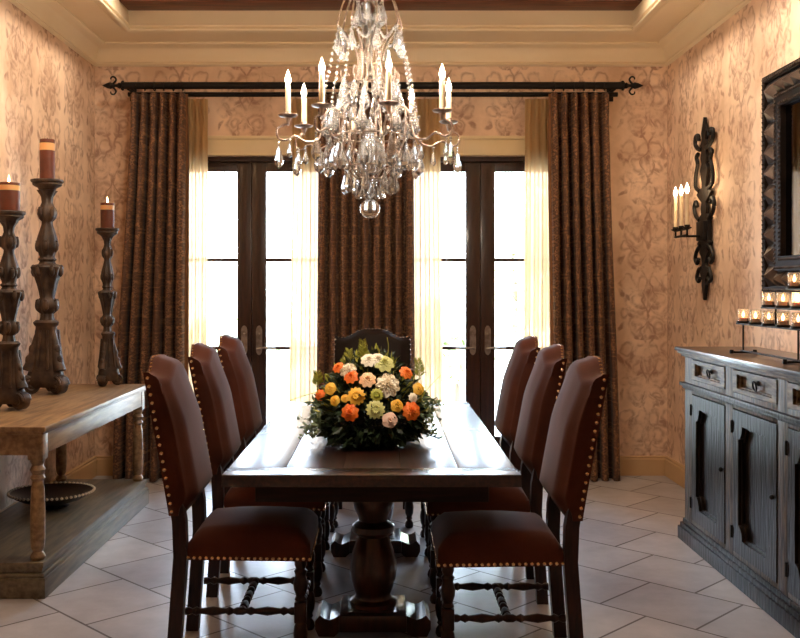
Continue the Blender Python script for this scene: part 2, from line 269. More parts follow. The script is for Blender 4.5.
# ------------------------------------------------------------------ mesh helpers
class MB:
    def __init__(s): s.bm = bmesh.new()
    def box(s, x0, x1, y0, y1, z0, z1, bev=0.0):
        r = bmesh.ops.create_cube(s.bm, size=1.0); vs = r['verts']
        bmesh.ops.scale(s.bm, vec=(x1-x0, y1-y0, z1-z0), verts=vs)
        bmesh.ops.translate(s.bm, vec=((x0+x1)/2, (y0+y1)/2, (z0+z1)/2), verts=vs)
        if bev:
            es = list({e for v in vs for e in v.link_edges})
            bmesh.ops.bevel(s.bm, geom=es, offset=bev, segments=2, profile=0.6, affect='EDGES')
        return s
    def lathe(s, prof, seg=24, c=(0, 0, 0), lobes=0, depth=0.0, zr=None, M4=None):
        rings = []
        for r, z in prof:
            ring = []
            for i in range(seg):
                a = 2*PI*i/seg; q = r
                if lobes and r > 0.001 and (zr is None or zr[0] <= z <= zr[1]): q = r*(1+depth*math.cos(lobes*a))
                v = Vector((q*math.cos(a), q*math.sin(a), z))
                if M4: v = M4 @ v
                ring.append(s.bm.verts.new(v+Vector(c)))
            rings.append(ring)
        for a, b in zip(rings, rings[1:]):
            for i in range(seg):
                j = (i+1) % seg; s.bm.faces.new((a[i], a[j], b[j], b[i]))
        s.bm.faces.new(list(reversed(rings[0]))); s.bm.faces.new(rings[-1])
        return s
    def tube(s, pts, r, seg=8, rad=None, closed=False):
        pts = [Vector(p) for p in pts]; N = len(pts); rings = []; up = None
        for i, p in enumerate(pts):
            if closed: t = pts[(i+1) % N]-pts[i-1]
            else: t = pts[min(i+1, N-1)]-pts[max(i-1, 0)]
            t.normalize()
            if up is None: up = t.orthogonal().normalized()
            else:
                up = up-t*up.dot(t)
                up = up.normalized() if up.length > 1e-6 else t.orthogonal().normalized()
            side = t.cross(up); q = rad[i] if rad else r
            rings.append([s.bm.verts.new(p+(up*math.cos(2*PI*k/seg)+side*math.sin(2*PI*k/seg))*q) for k in range(seg)])
        prs = list(zip(rings, rings[1:])) + ([(rings[-1], rings[0])] if closed else [])
        for a, b in prs:
            for i in range(seg):
                j = (i+1) % seg; s.bm.faces.new((a[i], a[j], b[j], b[i]))
        if not closed:
            s.bm.faces.new(list(reversed(rings[0]))); s.bm.faces.new(rings[-1])
        return s
    def ball(s, c, r, sc=(1, 1, 1), sub=2, M4=None):
        q = bmesh.ops.create_icosphere(s.bm, subdivisions=sub, radius=r)['verts']
        for v in q:
            p = Vector((v.co.x*sc[0], v.co.y*sc[1], v.co.z*sc[2]))
            v.co = (M4 @ p if M4 else p)+Vector(c)
        return s
    def prism(s, poly, h0, h1, f):
        """outline poly [(a,b)] between heights h0 and h1; f(a,b,h) gives the point"""
        A = [s.bm.verts.new(f(a, b, h0)) for a, b in poly]; B = [s.bm.verts.new(f(a, b, h1)) for a, b in poly]
        n = len(poly); s.bm.faces.new(list(reversed(A))); s.bm.faces.new(B)
        for i in range(n):
            j = (i+1) % n; s.bm.faces.new((A[i], A[j], B[j], B[i]))
        return s
    def ringplate(s, outer, inner, h0, h1, f):
        n = len(outer)
        O0 = [s.bm.verts.new(f(a, b, h0)) for a, b in outer]; O1 = [s.bm.verts.new(f(a, b, h1)) for a, b in outer]
        I0 = [s.bm.verts.new(f(a, b, h0)) for a, b in inner]; I1 = [s.bm.verts.new(f(a, b, h1)) for a, b in inner]
        for i in range(n):
            j = (i+1) % n
            s.bm.faces.new((O1[i], O1[j], I1[j], I1[i])); s.bm.faces.new((O0[j], O0[i], I0[i], I0[j]))
            s.bm.faces.new((O0[i], O0[j], O1[j], O1[i])); s.bm.faces.new((I0[j], I0[i], I1[i], I1[j]))
        return s
    def grid(s, f, nu, nv):
        g = [[s.bm.verts.new(f(i/nu, j/nv)) for i in range(nu+1)] for j in range(nv+1)]
        for j in range(nv):
            for i in range(nu): s.bm.faces.new((g[j][i], g[j][i+1], g[j+1][i+1], g[j+1][i]))
        return s
    def quad(s, a, b, c, d):
        s.bm.faces.new([s.bm.verts.new(p) for p in (a, b, c, d)]); return s
    def build(s, name, m, parent=None, smooth=True, loc=None, solid=0.0, angle=40, recalc=True):
        if recalc: bmesh.ops.recalc_face_normals(s.bm, faces=s.bm.faces)
        me = bpy.data.meshes.new(name); s.bm.to_mesh(me); s.bm.free()
        me.materials.append(M[m] if isinstance(m, str) else m)
        o = bpy.data.objects.new(name, me); COL.objects.link(o)
        if smooth:
            for p in me.polygons: p.use_smooth = True
            me.set_sharp_from_angle(angle=math.radians(angle))
        if solid:
            md = o.modifiers.new('thickness', 'SOLIDIFY'); md.thickness = solid; md.offset = 0
        if parent: o.parent = parent
        if loc: o.location = loc
        return o
def tag(o, label, cat, group=None):
    o['label'] = label; o['category'] = cat
    if group: o['group'] = group
    return o
def thing(name, label, cat, loc=(0, 0, 0), rz=0.0, group=None):
    o = bpy.data.objects.new(name, None); COL.objects.link(o); o.location = loc; o.rotation_euler = (0, 0, rz)
    o.empty_display_size = 0.1
    return tag(o, label, cat, group)
def struct(o): o['kind'] = 'structure'; return o
def dup(root, label, loc, rz=None, group=None):
    r = root.copy(); COL.objects.link(r); r.location = loc
    if rz is not None: r.rotation_euler = (0, 0, rz)
    r['label'] = label
    if group: r['group'] = group
    for ch in list(root.children):
        c = ch.copy(); COL.objects.link(c); c.parent = r
        for g in list(ch.children):
            d = g.copy(); COL.objects.link(d); d.parent = c
    return r
def spline(ctrl, n=8):
    """Catmull-Rom through the control points"""
    P = [Vector(c) for c in ctrl]; P = [P[0]*2-P[1]] + P + [P[-1]*2-P[-2]]; out = []
    for i in range(1, len(P)-2):
        for k in range(n):
            t = k/n; a, b, c, d = P[i-1:i+3]
            out.append(0.5*((2*b)+(c-a)*t+(2*a-5*b+4*c-d)*t*t+(3*b-a-3*c+d)*t**3))
    out.append(P[-2]); return out
def smooth01(x): x = max(0, min(1, x)); return x*x*(3-2*x)

# ------------------------------------------------------------------ room shell
XL, XR, YB, YF = -2.229, 2.183, 7.40, -1.8
ZC, ZS, ZT = 3.153, 3.337, 3.72           # foot of the crown, soffit, tray ceiling
struct(MB().box(XL-0.2, XR+0.2, YF-0.2, YB+0.22, -0.12, 0).build('floor', 'floor', smooth=False))
struct(MB().box(XL-0.2, XL, YF-0.2, YB+0.22, 0, ZT+0.1).build('wall_left', 'wall_y', smooth=False))
struct(MB().box(XR, XR+0.2, YF-0.2, YB+0.22, 0, ZT+0.1).build('wall_right', 'wall_y', smooth=False))
struct(MB().box(XL, XR, YF-0.2, YF, 0, ZT+0.1).build('wall_front', 'wall_x', smooth=False))
ZD = 2.46
mb = MB()
edges = [XL, DOORS[0][0], DOORS[0][1], DOORS[1][0], DOORS[1][1], XR]
for i in (0, 2, 4): mb.box(edges[i], edges[i+1], YB, YB+0.22, 0, ZD)
mb.box(XL, XR, YB, YB+0.22, ZD, ZT+0.1)
struct(mb.build('wall_back', 'wall_x', smooth=False))
# soffit with the raised tray
d = 0.35
mb = MB()
x0, x1, y0, y1 = XL+d, XR-d, YF+d, YB-d
mb.box(XL, x0, YF, YB, ZS, ZT).box(x1, XR, YF, YB, ZS, ZT).box(x0, x1, YF, y0, ZS, ZT).box(x0, x1, y1, YB, ZS, ZT)
mb.box(XL, XR, YF, YB, ZT, ZT+0.1)
ceil_o = struct(mb.build('ceiling', 'plaster', smooth=False))
# crown moulding all round: one swept profile (distance from the wall, height)
def sweep(name, prof, m, z0=0.0):
    mb = MB(); loops = []
    for dd, z in prof:
        loops.append([mb.bm.verts.new((x, y, z)) for x, y in ((XL+dd, YF+dd), (XR-dd, YF+dd), (XR-dd, YB-dd), (XL+dd, YB-dd))])
    for a, b in zip(loops, loops[1:]):
        for i in range(4):
            j = (i+1) % 4; mb.bm.faces.new((a[i], a[j], b[j], b[i]))
    return struct(mb.build(name, m, angle=50))
crown = [(0, ZC-0.004), (0.018, ZC), (0.024, ZC+0.010), (0.018, ZC+0.022), (0.012, ZC+0.026)]
for i in range(9):
    a = i/8*PI/2; crown.append((0.016+0.068*(1-math.cos(a)), ZC+0.03+0.105*math.sin(a)))
crown += [(0.088, ZC+0.137), (0.098, ZC+0.142), (0.104, ZC+0.152), (0.10, ZC+0.162), (0.12, ZC+0.166)]
for i in range(9):
    a = i/8*PI/2; crown.append((0.12+0.19*math.sin(a), ZC+0.166+0.016*(1-math.cos(a))))
crown += [(0.325, ZS-0.010), (0.345, ZS-0.016), (0.362, ZS-0.008), (0.366, ZS+0.006), (0.355, ZS+0.016), (0.352, ZS+0.02)]
sweep('trim_crown', crown, 'plaster')
# cove lip on the tray's riser
sweep('trim_tray', [(0.349, ZS+0.02), (0.362, ZS+0.024), (0.368, ZS+0.034), (0.356, ZS+0.05), (0.352, ZS+0.12), (0.349, ZS+0.14)], 'plaster')
for i, yb in enumerate((6.80, 4.9, 3.0, 1.1)):
    mb = MB().box(x0, x1, yb, yb+0.25, ZS+0.14, ZT, 0.012)
    struct(mb.build('ceiling_beam', 'beam'))
# baseboards
bp = [(0, 0.15), (0.012, 0.15), (0.018, 0.142), (0.014, 0.132), (0.022, 0.124), (0.024, 0.0)]
def baseboard(name, a, b, nrm):
    mb = MB(); a = Vector(a); b = Vector(b); nrm = Vector(nrm)
    L = [[mb.bm.verts.new(p+nrm*dd+Vector((0, 0, z))) for dd, z in bp] for p in (a, b)]
    for i in range(len(bp)-1): mb.bm.faces.new((L[0][i], L[1][i], L[1][i+1], L[0][i+1]))
    mb.bm.faces.new(L[0]); mb.bm.faces.new(L[1])
    struct(mb.build(name, 'base_trim', smooth=False))
baseboard('baseboard_left', (XL, YF, 0), (XL, YB, 0), (1, 0, 0))
baseboard('baseboard_right', (XR, YF, 0), (XR, YB, 0), (-1, 0, 0))
CW = 0.12
baseboard('baseboard_back_1', (XL+0.02, YB, 0), (DOORS[0][0]-CW, YB, 0), (0, -1, 0))
baseboard('baseboard_back_3', (DOORS[1][1]+CW, YB, 0), (XR-0.02, YB, 0), (0, -1, 0))

# French doors with their cream casings
for k, (a, b) in enumerate(DOORS):
    mb = MB()
    for xx in (a-CW, b):
        mb.box(xx, xx+CW, YB-0.022, YB, 0, ZD, 0.004)
    mb.box(a-CW, b+CW, YB-0.026, YB, ZD, ZD+0.125, 0.004).box(a-CW-0.015, b+CW+0.015, YB-0.045, YB, ZD+0.125, ZD+0.15, 0.006)
    mb.box(a-CW, b+CW, YB-0.032, YB, ZD, ZD+0.018, 0.004)
    struct(mb.build('trim_%d' % (k+1), 'cream_trim'))
    D = bpy.data.objects.new('door_%d' % (k+1), None); COL.objects.link(D); struct(D)
    D.location = ((a+b)/2, YB+0.05, 0); w = (b-a)/2
    j = 0.035
    MB().box(-w, -w+j, 0, 0.15, 0, ZD).box(w-j, w, 0, 0.15, 0, ZD).box(-w+j, w-j, 0, 0.15, ZD-j, ZD).build('door_frame', 'door_wood', D, smooth=False)
    MB().box(-w+j, w-j, 0.0, 0.15, 0.0, 0.015).build('threshold', 'bronze', D, smooth=False)
    for s in (-1, 1):
        xa, xb = (-w+j+0.003, -0.002) if s < 0 else (0.002, w-j-0.003)
        st = 0.112; zb, zt = 0.285, 2.348
        mb = MB().box(xa, xa+st, 0.03, 0.075, 0.018, ZD-j-0.004, 0.004).box(xb-st, xb, 0.03, 0.075, 0.018, ZD-j-0.004, 0.004)
        mb.box(xa+st, xb-st, 0.03, 0.075, 0.018, zb, 0.003).box(xa+st, xb-st, 0.03, 0.075, zt, ZD-j-0.004, 0.003)
        leaf = mb.build('door_leaf', 'door_wood', D)
        ga, gb = xa+st, xb-st
        MB().box(ga, gb, 0.034, 0.071, 1.661-0.013, 1.661+0.013, 0.003).box(ga, gb, 0.034, 0.071, 0.973-0.013, 0.973+0.013, 0.003).build('muntin', 'door_wood', leaf)
        for z0, z1 in ((zb, 0.96), (0.986, 1.648), (1.674, zt)):
            MB().box(ga, gb, 0.050, 0.054, z0, z1).build('pane', 'pane', leaf, smooth=False)
        xc = -0.058*-s if False else s*0.058
        # escutcheon with rounded ends and a lever
        poly = [(xc+0.024*math.cos(q), 1.105+0.045*math.sin(q)) for q in [PI*i/10 for i in range(11)]] + \
               [(xc-0.024*math.cos(q), 0.965-0.045*math.sin(q)) for q in [PI*i/10 for i in range(11)]]
        hd = MB().prism(poly, 0.03, 0.022, lambda p, q, h: (p, h, q)).build('escutcheon', 'bronze', leaf)
        MB().tube([(xc, 0.03, 0.975), (xc, -0.018, 0.975)], 0.010).tube(spline([(xc-s*0.012, -0.018, 0.975), (xc+s*0.05, -0.022, 0.979), (xc+s*0.105, -0.02, 0.975), (xc+s*0.135, -0.014, 0.972)], 5), 0.008).build('lever', 'bronze', leaf)
        MB().ball((xc, 0.016, 1.085), 0.011, (1, 0.7, 1)).build('thumb_turn', 'bronze', leaf)
    MB().box(-0.028, 0.028, 0.076, 0.09, 0.018, ZD-j, 0.003).box(-w+j, w-j, 0.0765, 0.09, ZD-j-0.02, ZD-j+0.01).box(-w+j-0.01, -w+j+0.016, 0.0765, 0.09, 0.018, ZD-j).box(w-j-0.016, w-j+0.01, 0.0765, 0.09, 0.018, ZD-j).build('door_stop', 'door_wood', D)
    pa = MB().box(a-0.02, b+0.02, YB+0.20, YB+0.26, -0.03, 0.0).build('trim_sill_%d' % (k+1), 'cream_trim', smooth=False); struct(pa)

# outside: pale terrace and a few garden shrubs
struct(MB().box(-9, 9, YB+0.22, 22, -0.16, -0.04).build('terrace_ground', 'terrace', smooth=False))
def shrub(name, label, loc, R, H, n, seed):
    rnd = random.Random(seed); t = thing(name, label, 'shrub', loc)
    MB().tube([(0, 0, 0), (0.02, 0.01, H*0.35), (0.0, 0.03, H*0.7)], 0.04).build('trunk', 'bark', t)
    mb = MB()
    for i in range(n):
        v = Vector((rnd.gauss(0, 1), rnd.gauss(0, 1), rnd.gauss(0, 1))).normalized()*(rnd.random()**0.4)
        c = Vector((v.x*R, v.y*R, H*0.6+v.z*H*0.42))
        e = Euler((rnd.random()*6, rnd.random()*6, rnd.random()*6)).to_matrix()
        q = 0.09+0.07*rnd.random()
        mb.quad(c+e@Vector((-q*0.4, 0, 0)), c+e@Vector((0, -q, 0.01)), c+e@Vector((q*0.4, 0, 0)), c+e@Vector((0, q, 0.01)))
    o = mb.build('foliage', 'garden', t, smooth=False, recalc=False); o['kind'] = 'stuff'
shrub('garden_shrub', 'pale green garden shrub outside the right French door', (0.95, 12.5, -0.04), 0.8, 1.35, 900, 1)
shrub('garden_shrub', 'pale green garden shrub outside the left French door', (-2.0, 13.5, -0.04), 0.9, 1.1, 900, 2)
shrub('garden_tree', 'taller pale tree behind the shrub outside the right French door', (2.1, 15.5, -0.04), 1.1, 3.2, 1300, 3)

# fill lamps added in the tray, out of view
for i, (x, y, pw) in enumerate(FILL_LIGHTS):
    t = thing('added_fill_light', 'round added fill light in the tray number' if False else 'round added fill light in the tray ceiling, out of view', 'light', (x, y, ZT), 0, 'added fill lights in the tray')
    MB().lathe([(0.05, -0.004), (0.085, -0.006), (0.09, 0.0)], 24).build('trim_ring', 'plaster', t)
    l = bpy.data.lights.new('fill_lamp', 'SPOT'); l.energy = pw*6; l.color = WARM; l.spot_size = math.radians(125); l.spot_blend = 1.0; l.shadow_soft_size = 0.06
    o = bpy.data.objects.new('fill_lamp', l); COL.objects.link(o); o.parent = t; o.location = (0, 0, -0.06); o.rotation_euler = (0, math.radians(48)*(1 if x < 0 else -1), 0)   # tilted to wash the near wall

for (x, y), aim, pw, cone in ACCENT_FILLS:  # unseen spots added to brighten flowers and chandelier from the front
    t = thing('added_accent_light', 'small added accent light in the tray ceiling aimed at the table', 'light', (x, y, ZT), 0, 'added accent lights over the table')
    MB().lathe([(0.03, -0.004), (0.06, -0.006), (0.065, 0.0)], 24).build('trim_ring', 'plaster', t)
    l = bpy.data.lights.new('accent_fill_lamp', 'SPOT'); l.energy = pw*6; l.color = (1, 0.88, 0.72); l.spot_size = math.radians(cone); l.spot_blend = 0.8; l.shadow_soft_size = 0.04
    o = bpy.data.objects.new('accent_fill_lamp', l); COL.objects.link(o); o.parent = t; o.location = (0, 0, -0.05)
    o.rotation_euler = (Vector(aim)-Vector((x, y, ZT-0.05))).to_track_quat('-Z', 'Y').to_euler()

# ------------------------------------------------------------------ curtains
RODZ, RODY = 2.968, 7.235
rod = thing('curtain_rod', 'long black wrought iron double curtain rod with scroll finials above both French doors', 'curtain rod', (0, RODY, RODZ))
MB().tube([(-1.96, 0, 0), (1.79, 0, 0)], 0.027, 16).build('rod', 'iron', rod)
MB().tube([(-1.95, 0.085, -0.05), (1.78, 0.085, -0.05)], 0.018, 12).build('sheer_rod', 'iron', rod)
for s, xe in ((-1, -1.96), (1, 1.79)):
    mb = MB(); Mx = Matrix.Rotation(PI/2*s, 4, 'Y')
    mb.lathe([(0.0, -0.005), (0.024, 0), (0.03, 0.008), (0.022, 0.016), (0.013, 0.024), (0.024, 0.034), (0.018, 0.044), (0.011, 0.055),
              (0.012, 0.075), (0.026, 0.10), (0.020, 0.125), (0.008, 0.15), (0.0, 0.165)], 12, (xe, 0, 0), M4=Mx)
    for q in (-1, 1):
        pts = spline([(xe+s*0.10, 0, 0), (xe+s*0.075, 0, q*0.02), (xe+s*0.06, 0, q*0.045), (xe+s*0.075, 0, q*0.066), (xe+s*0.095, 0, q*0.062), (xe+s*0.10, 0, q*0.046)], 6)
        mb.tube(pts, 0.008, 8, [0.009-0.004*i/len(pts) for i in range(len(pts))])
        pts = spline([(xe+s*0.03, 0, 0), (xe+s*0.02, 0, q*0.02), (xe+s*0.012, 0, q*0.032), (xe+s*0.0, 0, q*0.03)], 5)
        mb.tube(pts, 0.006, 8)
    mb.build('finial', 'iron', rod)
for x in (-1.93, -0.14, 1.74):
    MB().tube([(x, 0.163, -0.02), (x, 0.0, -0.026)], 0.010).box(x-0.025, x+0.025, 0.150, 0.164, -0.09, 0.05, 0.004).build('bracket', 'iron', rod)
def rings(x0, x1, n):
    for i in range(n):
        x = x0+(x1-x0)*(i+0.5)/n; a = random.uniform(-0.25, 0.25)
        mb = MB()
        mb.tube([(x+0.03*math.sin(a)*math.cos(q), 0.031*math.cos(q), 0.031*math.sin(q)-0.007) for q in [2*PI*k/16 for k in range(16)]], 0.0045, 6, closed=True)
        mb.build('ring', 'iron', rod)
def drape(label, xt0, xt1, xb0, xb1, n, mat_, amp, Y, ztop, seed, edge=None, name='drape', cat='curtain', zb=0.006, group=None):
    """a hanging cloth gathered in n folds; pinched at the heading, spreading to the floor"""
    rnd = random.Random(seed); ph = [rnd.uniform(-0.5, 0.5) for _ in range(n*2+3)]; am = [rnd.uniform(0.7, 1.15) for _ in range(n*2+3)]
    t = thing(name, label, cat, ((xt0+xt1)/2, Y, 0), 0, group); cx = (xt0+xt1)/2
    def f(u, v, back=0.0):
        z = ztop+(zb-ztop)*v; k = smooth01(v*1.0)
        x = (xt0+(xt1-xt0)*u)*(1-k)+(xb0+(xb1-xb0)*u)*k-cx
        q = u*n*2; i = int(q); fr = q-i; pha = ph[i]*(1-fr)+ph[i+1]*fr; a_ = am[i]*(1-fr)+am[i+1]*fr
        gather = 0.45+0.55*smooth01(v*6)
        w = math.cos(PI*q+0.5*pha+0.35*math.sin(3*v+pha*3))
        # folds overlap a little, as real pleats do
        x += 0.26*(xt1-xt0)/n*math.sin(2*PI*q+pha)*gather*0.6
        y = amp*a_*w*gather
        if v > 0.965 and zb < 0.02:
            y -= (v-0.965)/0.035*0.035*(0.6+0.4*math.sin(9*u+seed)); 
        return Vector((x, y, z))
    nu, nv = n*14, 46
    mb = MB(); mb.grid(f, nu, nv); body = mb.build('panel', mat_, t, recalc=False, solid=0.004 if mat_ != 'sheer' else 0.0, angle=180)
    # pinch-pleat heading
    mb = MB()
    for i in range(n):
        p = f((i+0.5)/n if True else 0, 0.012); p2 = f((i+0.5)/n, 0.045)
        mb.tube([p+Vector((0, -0.008, 0.03)), p+Vector((0, -0.012, 0)), p2+Vector((0, -0.012, 0)), p2+Vector((0, -0.004, -0.06))], 0.012, 8, [0.012, 0.016, 0.013, 0.004])
    mb.build('pleat_heading', mat_, t)
    if edge:
        u0, u1 = edge
        mb = MB(); mb.grid(lambda u, v: f(u0+(u1-u0)*u, v)+Vector((0, -0.006, 0)), 4, nv); mb.build('lining_edge', 'drape_edge', t, recalc=False, angle=180)
    return t
DY = 7.215; ZH = 2.905
def dx(px, Y=DY): return (px-384)*Y/960
drape('brown brocade drape at the left end of the rod beside the left wall', dx(130), dx(187), dx(112), dx(186), 6, 'drape', 0.072, DY, ZH, 3, edge=(0.965, 1.0))
drape('wide brown brocade drape hanging between the two French doors behind the flowers', dx(318), dx(414), dx(316), dx(416), 9, 'drape', 0.070, DY, ZH, 5)
drape('brown brocade drape at the right end of the rod beside the iron wall sconce', dx(549), dx(610), dx(553), dx(621), 6, 'drape', 0.072, DY, ZH, 9, edge=(0.0, 0.035))
SHY = 7.315; ZSH = 2.882
for lab, a, b, a2, b2, sd in (('cream sheer curtain on the far left beside the left brown drape', 180, 208, 180, 207, 1),
                      ('cream sheer curtain left of the centre brown drape', 292, 326, 288, 326, 2),
                      ('cream sheer curtain right of the centre brown drape', 404, 440, 404, 443, 4),
                      ('cream sheer curtain on the far right beside the right brown drape', 525, 556, 523, 556, 6)):
    drape(lab, dx(a, SHY), dx(b, SHY), dx(a2, SHY), dx(b2, SHY), 4, 'sheer', 0.020, SHY, ZSH, sd, name='sheer_curtain')
rings(dx(130), dx(187), 6); rings(dx(318), dx(414), 9); rings(dx(549), dx(610), 6)

# ------------------------------------------------------------------ dining table
TX0, TX1, TY0, TY1, TZ = -0.594, 0.502, 3.52, 5.76, 0.76
tcx = (TX0+TX1)/2; tcy = (TY0+TY1)/2
T = thing('dining_table', 'long dark polished plank dining table on carved urn pedestals in the middle of the room', 'table', (tcx, tcy, 0))
hw, hl = (TX1-TX0)/2, (TY1-TY0)/2
mb = MB(); npl = 5
for i in range(npl):
    a = -hw+2*hw*i/npl; b = -hw+2*hw*(i+1)/npl
    mb.box(a+0.0008, b-0.0008, -hl+0.14, hl-0.14, TZ-0.045, TZ-0.0006*(i % 2), 0.0025)
for s in (-1, 1): mb.box(-hw-0.004, hw+0.004, s*hl-0.07-0.069, s*hl-0.07+0.069, TZ-0.045, TZ, 0.004) if False else mb.box(-hw-0.003, hw+0.003, min(s*hl, s*(hl-0.138)), max(s*hl, s*(hl-0.138)), TZ-0.045, TZ+0.0004, 0.004)
mb.build('tabletop', 'table_wood', T)
mb = MB()
mb.box(-hw+0.10, hw-0.10, -hl+0.16, -hl+0.185, TZ-0.135, TZ-0.045, 0.003).box(-hw+0.10, hw-0.10, hl-0.185, hl-0.16, TZ-0.135, TZ-0.045, 0.003)
mb.box(-hw+0.10, -hw+0.125, -hl+0.185, hl-0.185, TZ-0.135, TZ-0.045, 0.003).box(hw-0.125, hw-0.10, -hl+0.185, hl-0.185, TZ-0.135, TZ-0.045, 0.003)
mb.build('apron', 'under_wood', T)
urn = [(0.085, 0.095), (0.098, 0.105), (0.098, 0.122), (0.078, 0.135), (0.074, 0.15), (0.082, 0.175), (0.092, 0.21), (0.098, 0.25), (0.096, 0.285), (0.086, 0.33), (0.072, 0.37), (0.062, 0.395), (0.078, 0.405),
       (0.090, 0.418), (0.090, 0.44), (0.076, 0.45), (0.060, 0.46), (0.066, 0.48), (0.080, 0.51), (0.086, 0.54), (0.076, 0.57), (0.085, 0.585), (0.095, 0.60), (0.095, 0.625)]
for y in (4.08-tcy, 5.25-tcy):
    mb = MB(); mb.lathe(urn, 40, (0, y, 0), lobes=16, depth=0.022, zr=(0.16, 0.38)); ped = mb.build('pedestal', 'turned_wood', T)
    # scrolled trestle foot across the table
    prof = []
    for i in range(25):
        u = -1+2*i/24; prof.append((u*0.24, 0.105-0.045*smooth01((abs(u)-0.32)/0.6)+0.03*math.exp(-((abs(u)-0.9)/0.07)**2)))
    poly = prof + [(0.24, 0.03), (0.225, 0.0), (0.16, 0.0), (0.13, 0.03), (-0.13, 0.03), (-0.16, 0.0), (-0.225, 0.0), (-0.24, 0.03)]
    mb = MB(); mb.prism(poly, y-0.10, y+0.10, lambda p, q, h: (p, h, q))
    mb.box(-0.14, 0.14, y-0.14, y+0.14, 0.03, 0.10, 0.01)
    mb.build('foot', 'turned_wood', T, angle=30)
    MB().box(-0.36, 0.36, y-0.06, y+0.06, TZ-0.135, TZ-0.046, 0.01).build('bearer', 'table_wood', T)
MB().box(-0.045, 0.045, 4.08-tcy+0.12, 5.25-tcy-0.12, 0.045, 0.10, 0.01).build('stretcher', 'turned_wood', T)

# ------------------------------------------------------------------ dining chairs (front towards +x)
def turned(L, r, n=3):
    out = [(r*0.9, 0)]
    for i in range(n):
        a = L*i/n; w = L/n
        out += [(r*0.9, a+w*0.06), (r*0.55, a+w*0.12), (r*1.0, a+w*0.2), (r*0.6, a+w*0.27), (r*1.05, a+w*0.5), (r*0.6, a+w*0.74), (r*1.0, a+w*0.8), (r*0.55, a+w*0.88), (r*0.9, a+w*0.94)]
    return out+[(r*0.9, L)]
def chair_top(y, hw_):
    u = abs(y)/hw_
    return 1.118+0.056*(1-smooth01((u-0.20)/0.6))+0.006*smooth01((u-0.85)/0.15)
def make_chair(label, up, wood, nail, group, front_nails=False, hw_=0.212):
    t = thing('dining_chair', label, 'chair', (0, 0, 0), 0, group)
    xb = -0.235
    lean = lambda z: -0.185*(max(0.0, z-0.5)**2/(max(0.0, z-0.5)+0.05))
    # back posts, one mesh each
    for s in (-1, 1):
        mb = MB(); pts = []
        rings_ = []
        for z in (0.0, 0.2, 0.42, 0.55, 0.70, 1.08):
            x = xb+lean(z)-0.03*(1-min(z/0.42, 1))
            hy = 0.023; y = s*(hw_-0.024)
            rings_.append([mb.bm.verts.new((x+a, y+b, z)) for a, b in ((-0.026, -hy), (0.026, -hy), (0.026, hy), (-0.026, hy))])
        for a, b in zip(rings_, rings_[1:]):
            for i in range(4): j = (i+1) % 4; mb.bm.faces.new((a[i], a[j], b[j], b[i]))
        mb.bm.faces.new(rings_[0]); mb.bm.faces.new(rings_[-1])
        mb.build('rear_leg', wood, t, angle=30)
    # padded back
    mb = MB(); nu, nv = 24, 26
    def prof(u, v):
        y = u*hw_*1.02
        z0 = 0.575+0.05*(u*u)*0.0
        z = z0+v*(chair_top(y, hw_)-z0)
        th = 0.052+0.055*smooth01(v/0.16)-0.03*smooth01((v-0.6)/0.4)
        e = abs(u); edge = 1-0.30*smooth01((e-0.70)/0.30)
        f_ = th*edge+0.022*(1-u*u)*smooth01(v/0.15)*(1-0.3*v)
        top = 1-0.75*smooth01((v-0.955)/0.045)
        return y, z, f_*top+0.012*(1-top), f_
    F = [[None]*(nu+1) for _ in range(nv+1)]; B = [[None]*(nu+1) for _ in range(nv+1)]
    us = [math.sin(PI/2*(-1+2*i/nu))*0.35+(-1+2*i/nu)*0.65 for i in range(nu+1)]
    vs = [1-(1-j/nv)**1.35 for j in range(nv+1)]
    for j in range(nv+1):
        for i in range(nu+1):
            y, z, th, _ = prof(us[i], vs[j]); x = xb+lean(z)-0.034
            F[j][i] = mb.bm.verts.new((x+th, y, z)); B[j][i] = mb.bm.verts.new((x-0.012*(1-us[i]**4)*(1-vs[j]**6), y*0.985, z))
    fc = mb.bm.faces.new
    for j in range(nv):
        for i in range(nu):
            fc((F[j][i], F[j][i+1], F[j+1][i+1], F[j+1][i])); fc((B[j][i+1], B[j][i], B[j+1][i], B[j+1][i+1]))
        fc((F[j][0], F[j+1][0], B[j+1][0], B[j][0])); fc((F[j+1][nu], F[j][nu], B[j][nu], B[j+1][nu]))
    for i in range(nu):
        fc((F[nv][i], F[nv][i+1], B[nv][i+1], B[nv][i])); fc((F[0][i+1], F[0][i], B[0][i], B[0][i+1]))
    back = mb.build('backrest', up, t, angle=75)
    mb = MB()
    N = 17
    for s in (-1, 1):
        for k in range(N):
            v = 0.03+0.93*k/(N-1); y, z, th, th0 = prof(s*1.0, v); x = xb+lean(z)-0.034
            mb.ball((x+0.014 if not front_nails else x+th*0.93, y*(1.0 if not front_nails else 0.985), z), 0.0075, (1, 0.75, 1) if not front_nails else (0.8, 1, 1), 1)
    for k in range(1, 22):
        y = hw_*1.02*(-1+2*k/22); z = chair_top(y, hw_); x = xb+lean(z)-0.034
        mb.ball((x+(0.010 if not front_nails else 0.034), y, z-0.002), 0.007, (1, 1, 0.75), 1)
    mb.build('back_nail_trim', nail, back)
    # seat cushion: upholstered over the rails
    mb = MB(); n = 20
    x0_, x1_ = -0.205, 0.262
    def seat_pt(u, v, top):
        w = hw_*(0.97+0.10*(u+1)/2); x = (x0_+x1_)/2+(x1_-x0_)/2*u; y = w*v
        e = max(abs(u), abs(v)); r = smooth01((1-max(0, (e-0.80)/0.20)))
        z = 0.470+0.045*min(1, max(0, (1-((e-0.75)/0.25)**2 if e > 0.75 else 1)))+0.03*(1-u*u)*(1-v*v)
        return Vector((x, y, z))
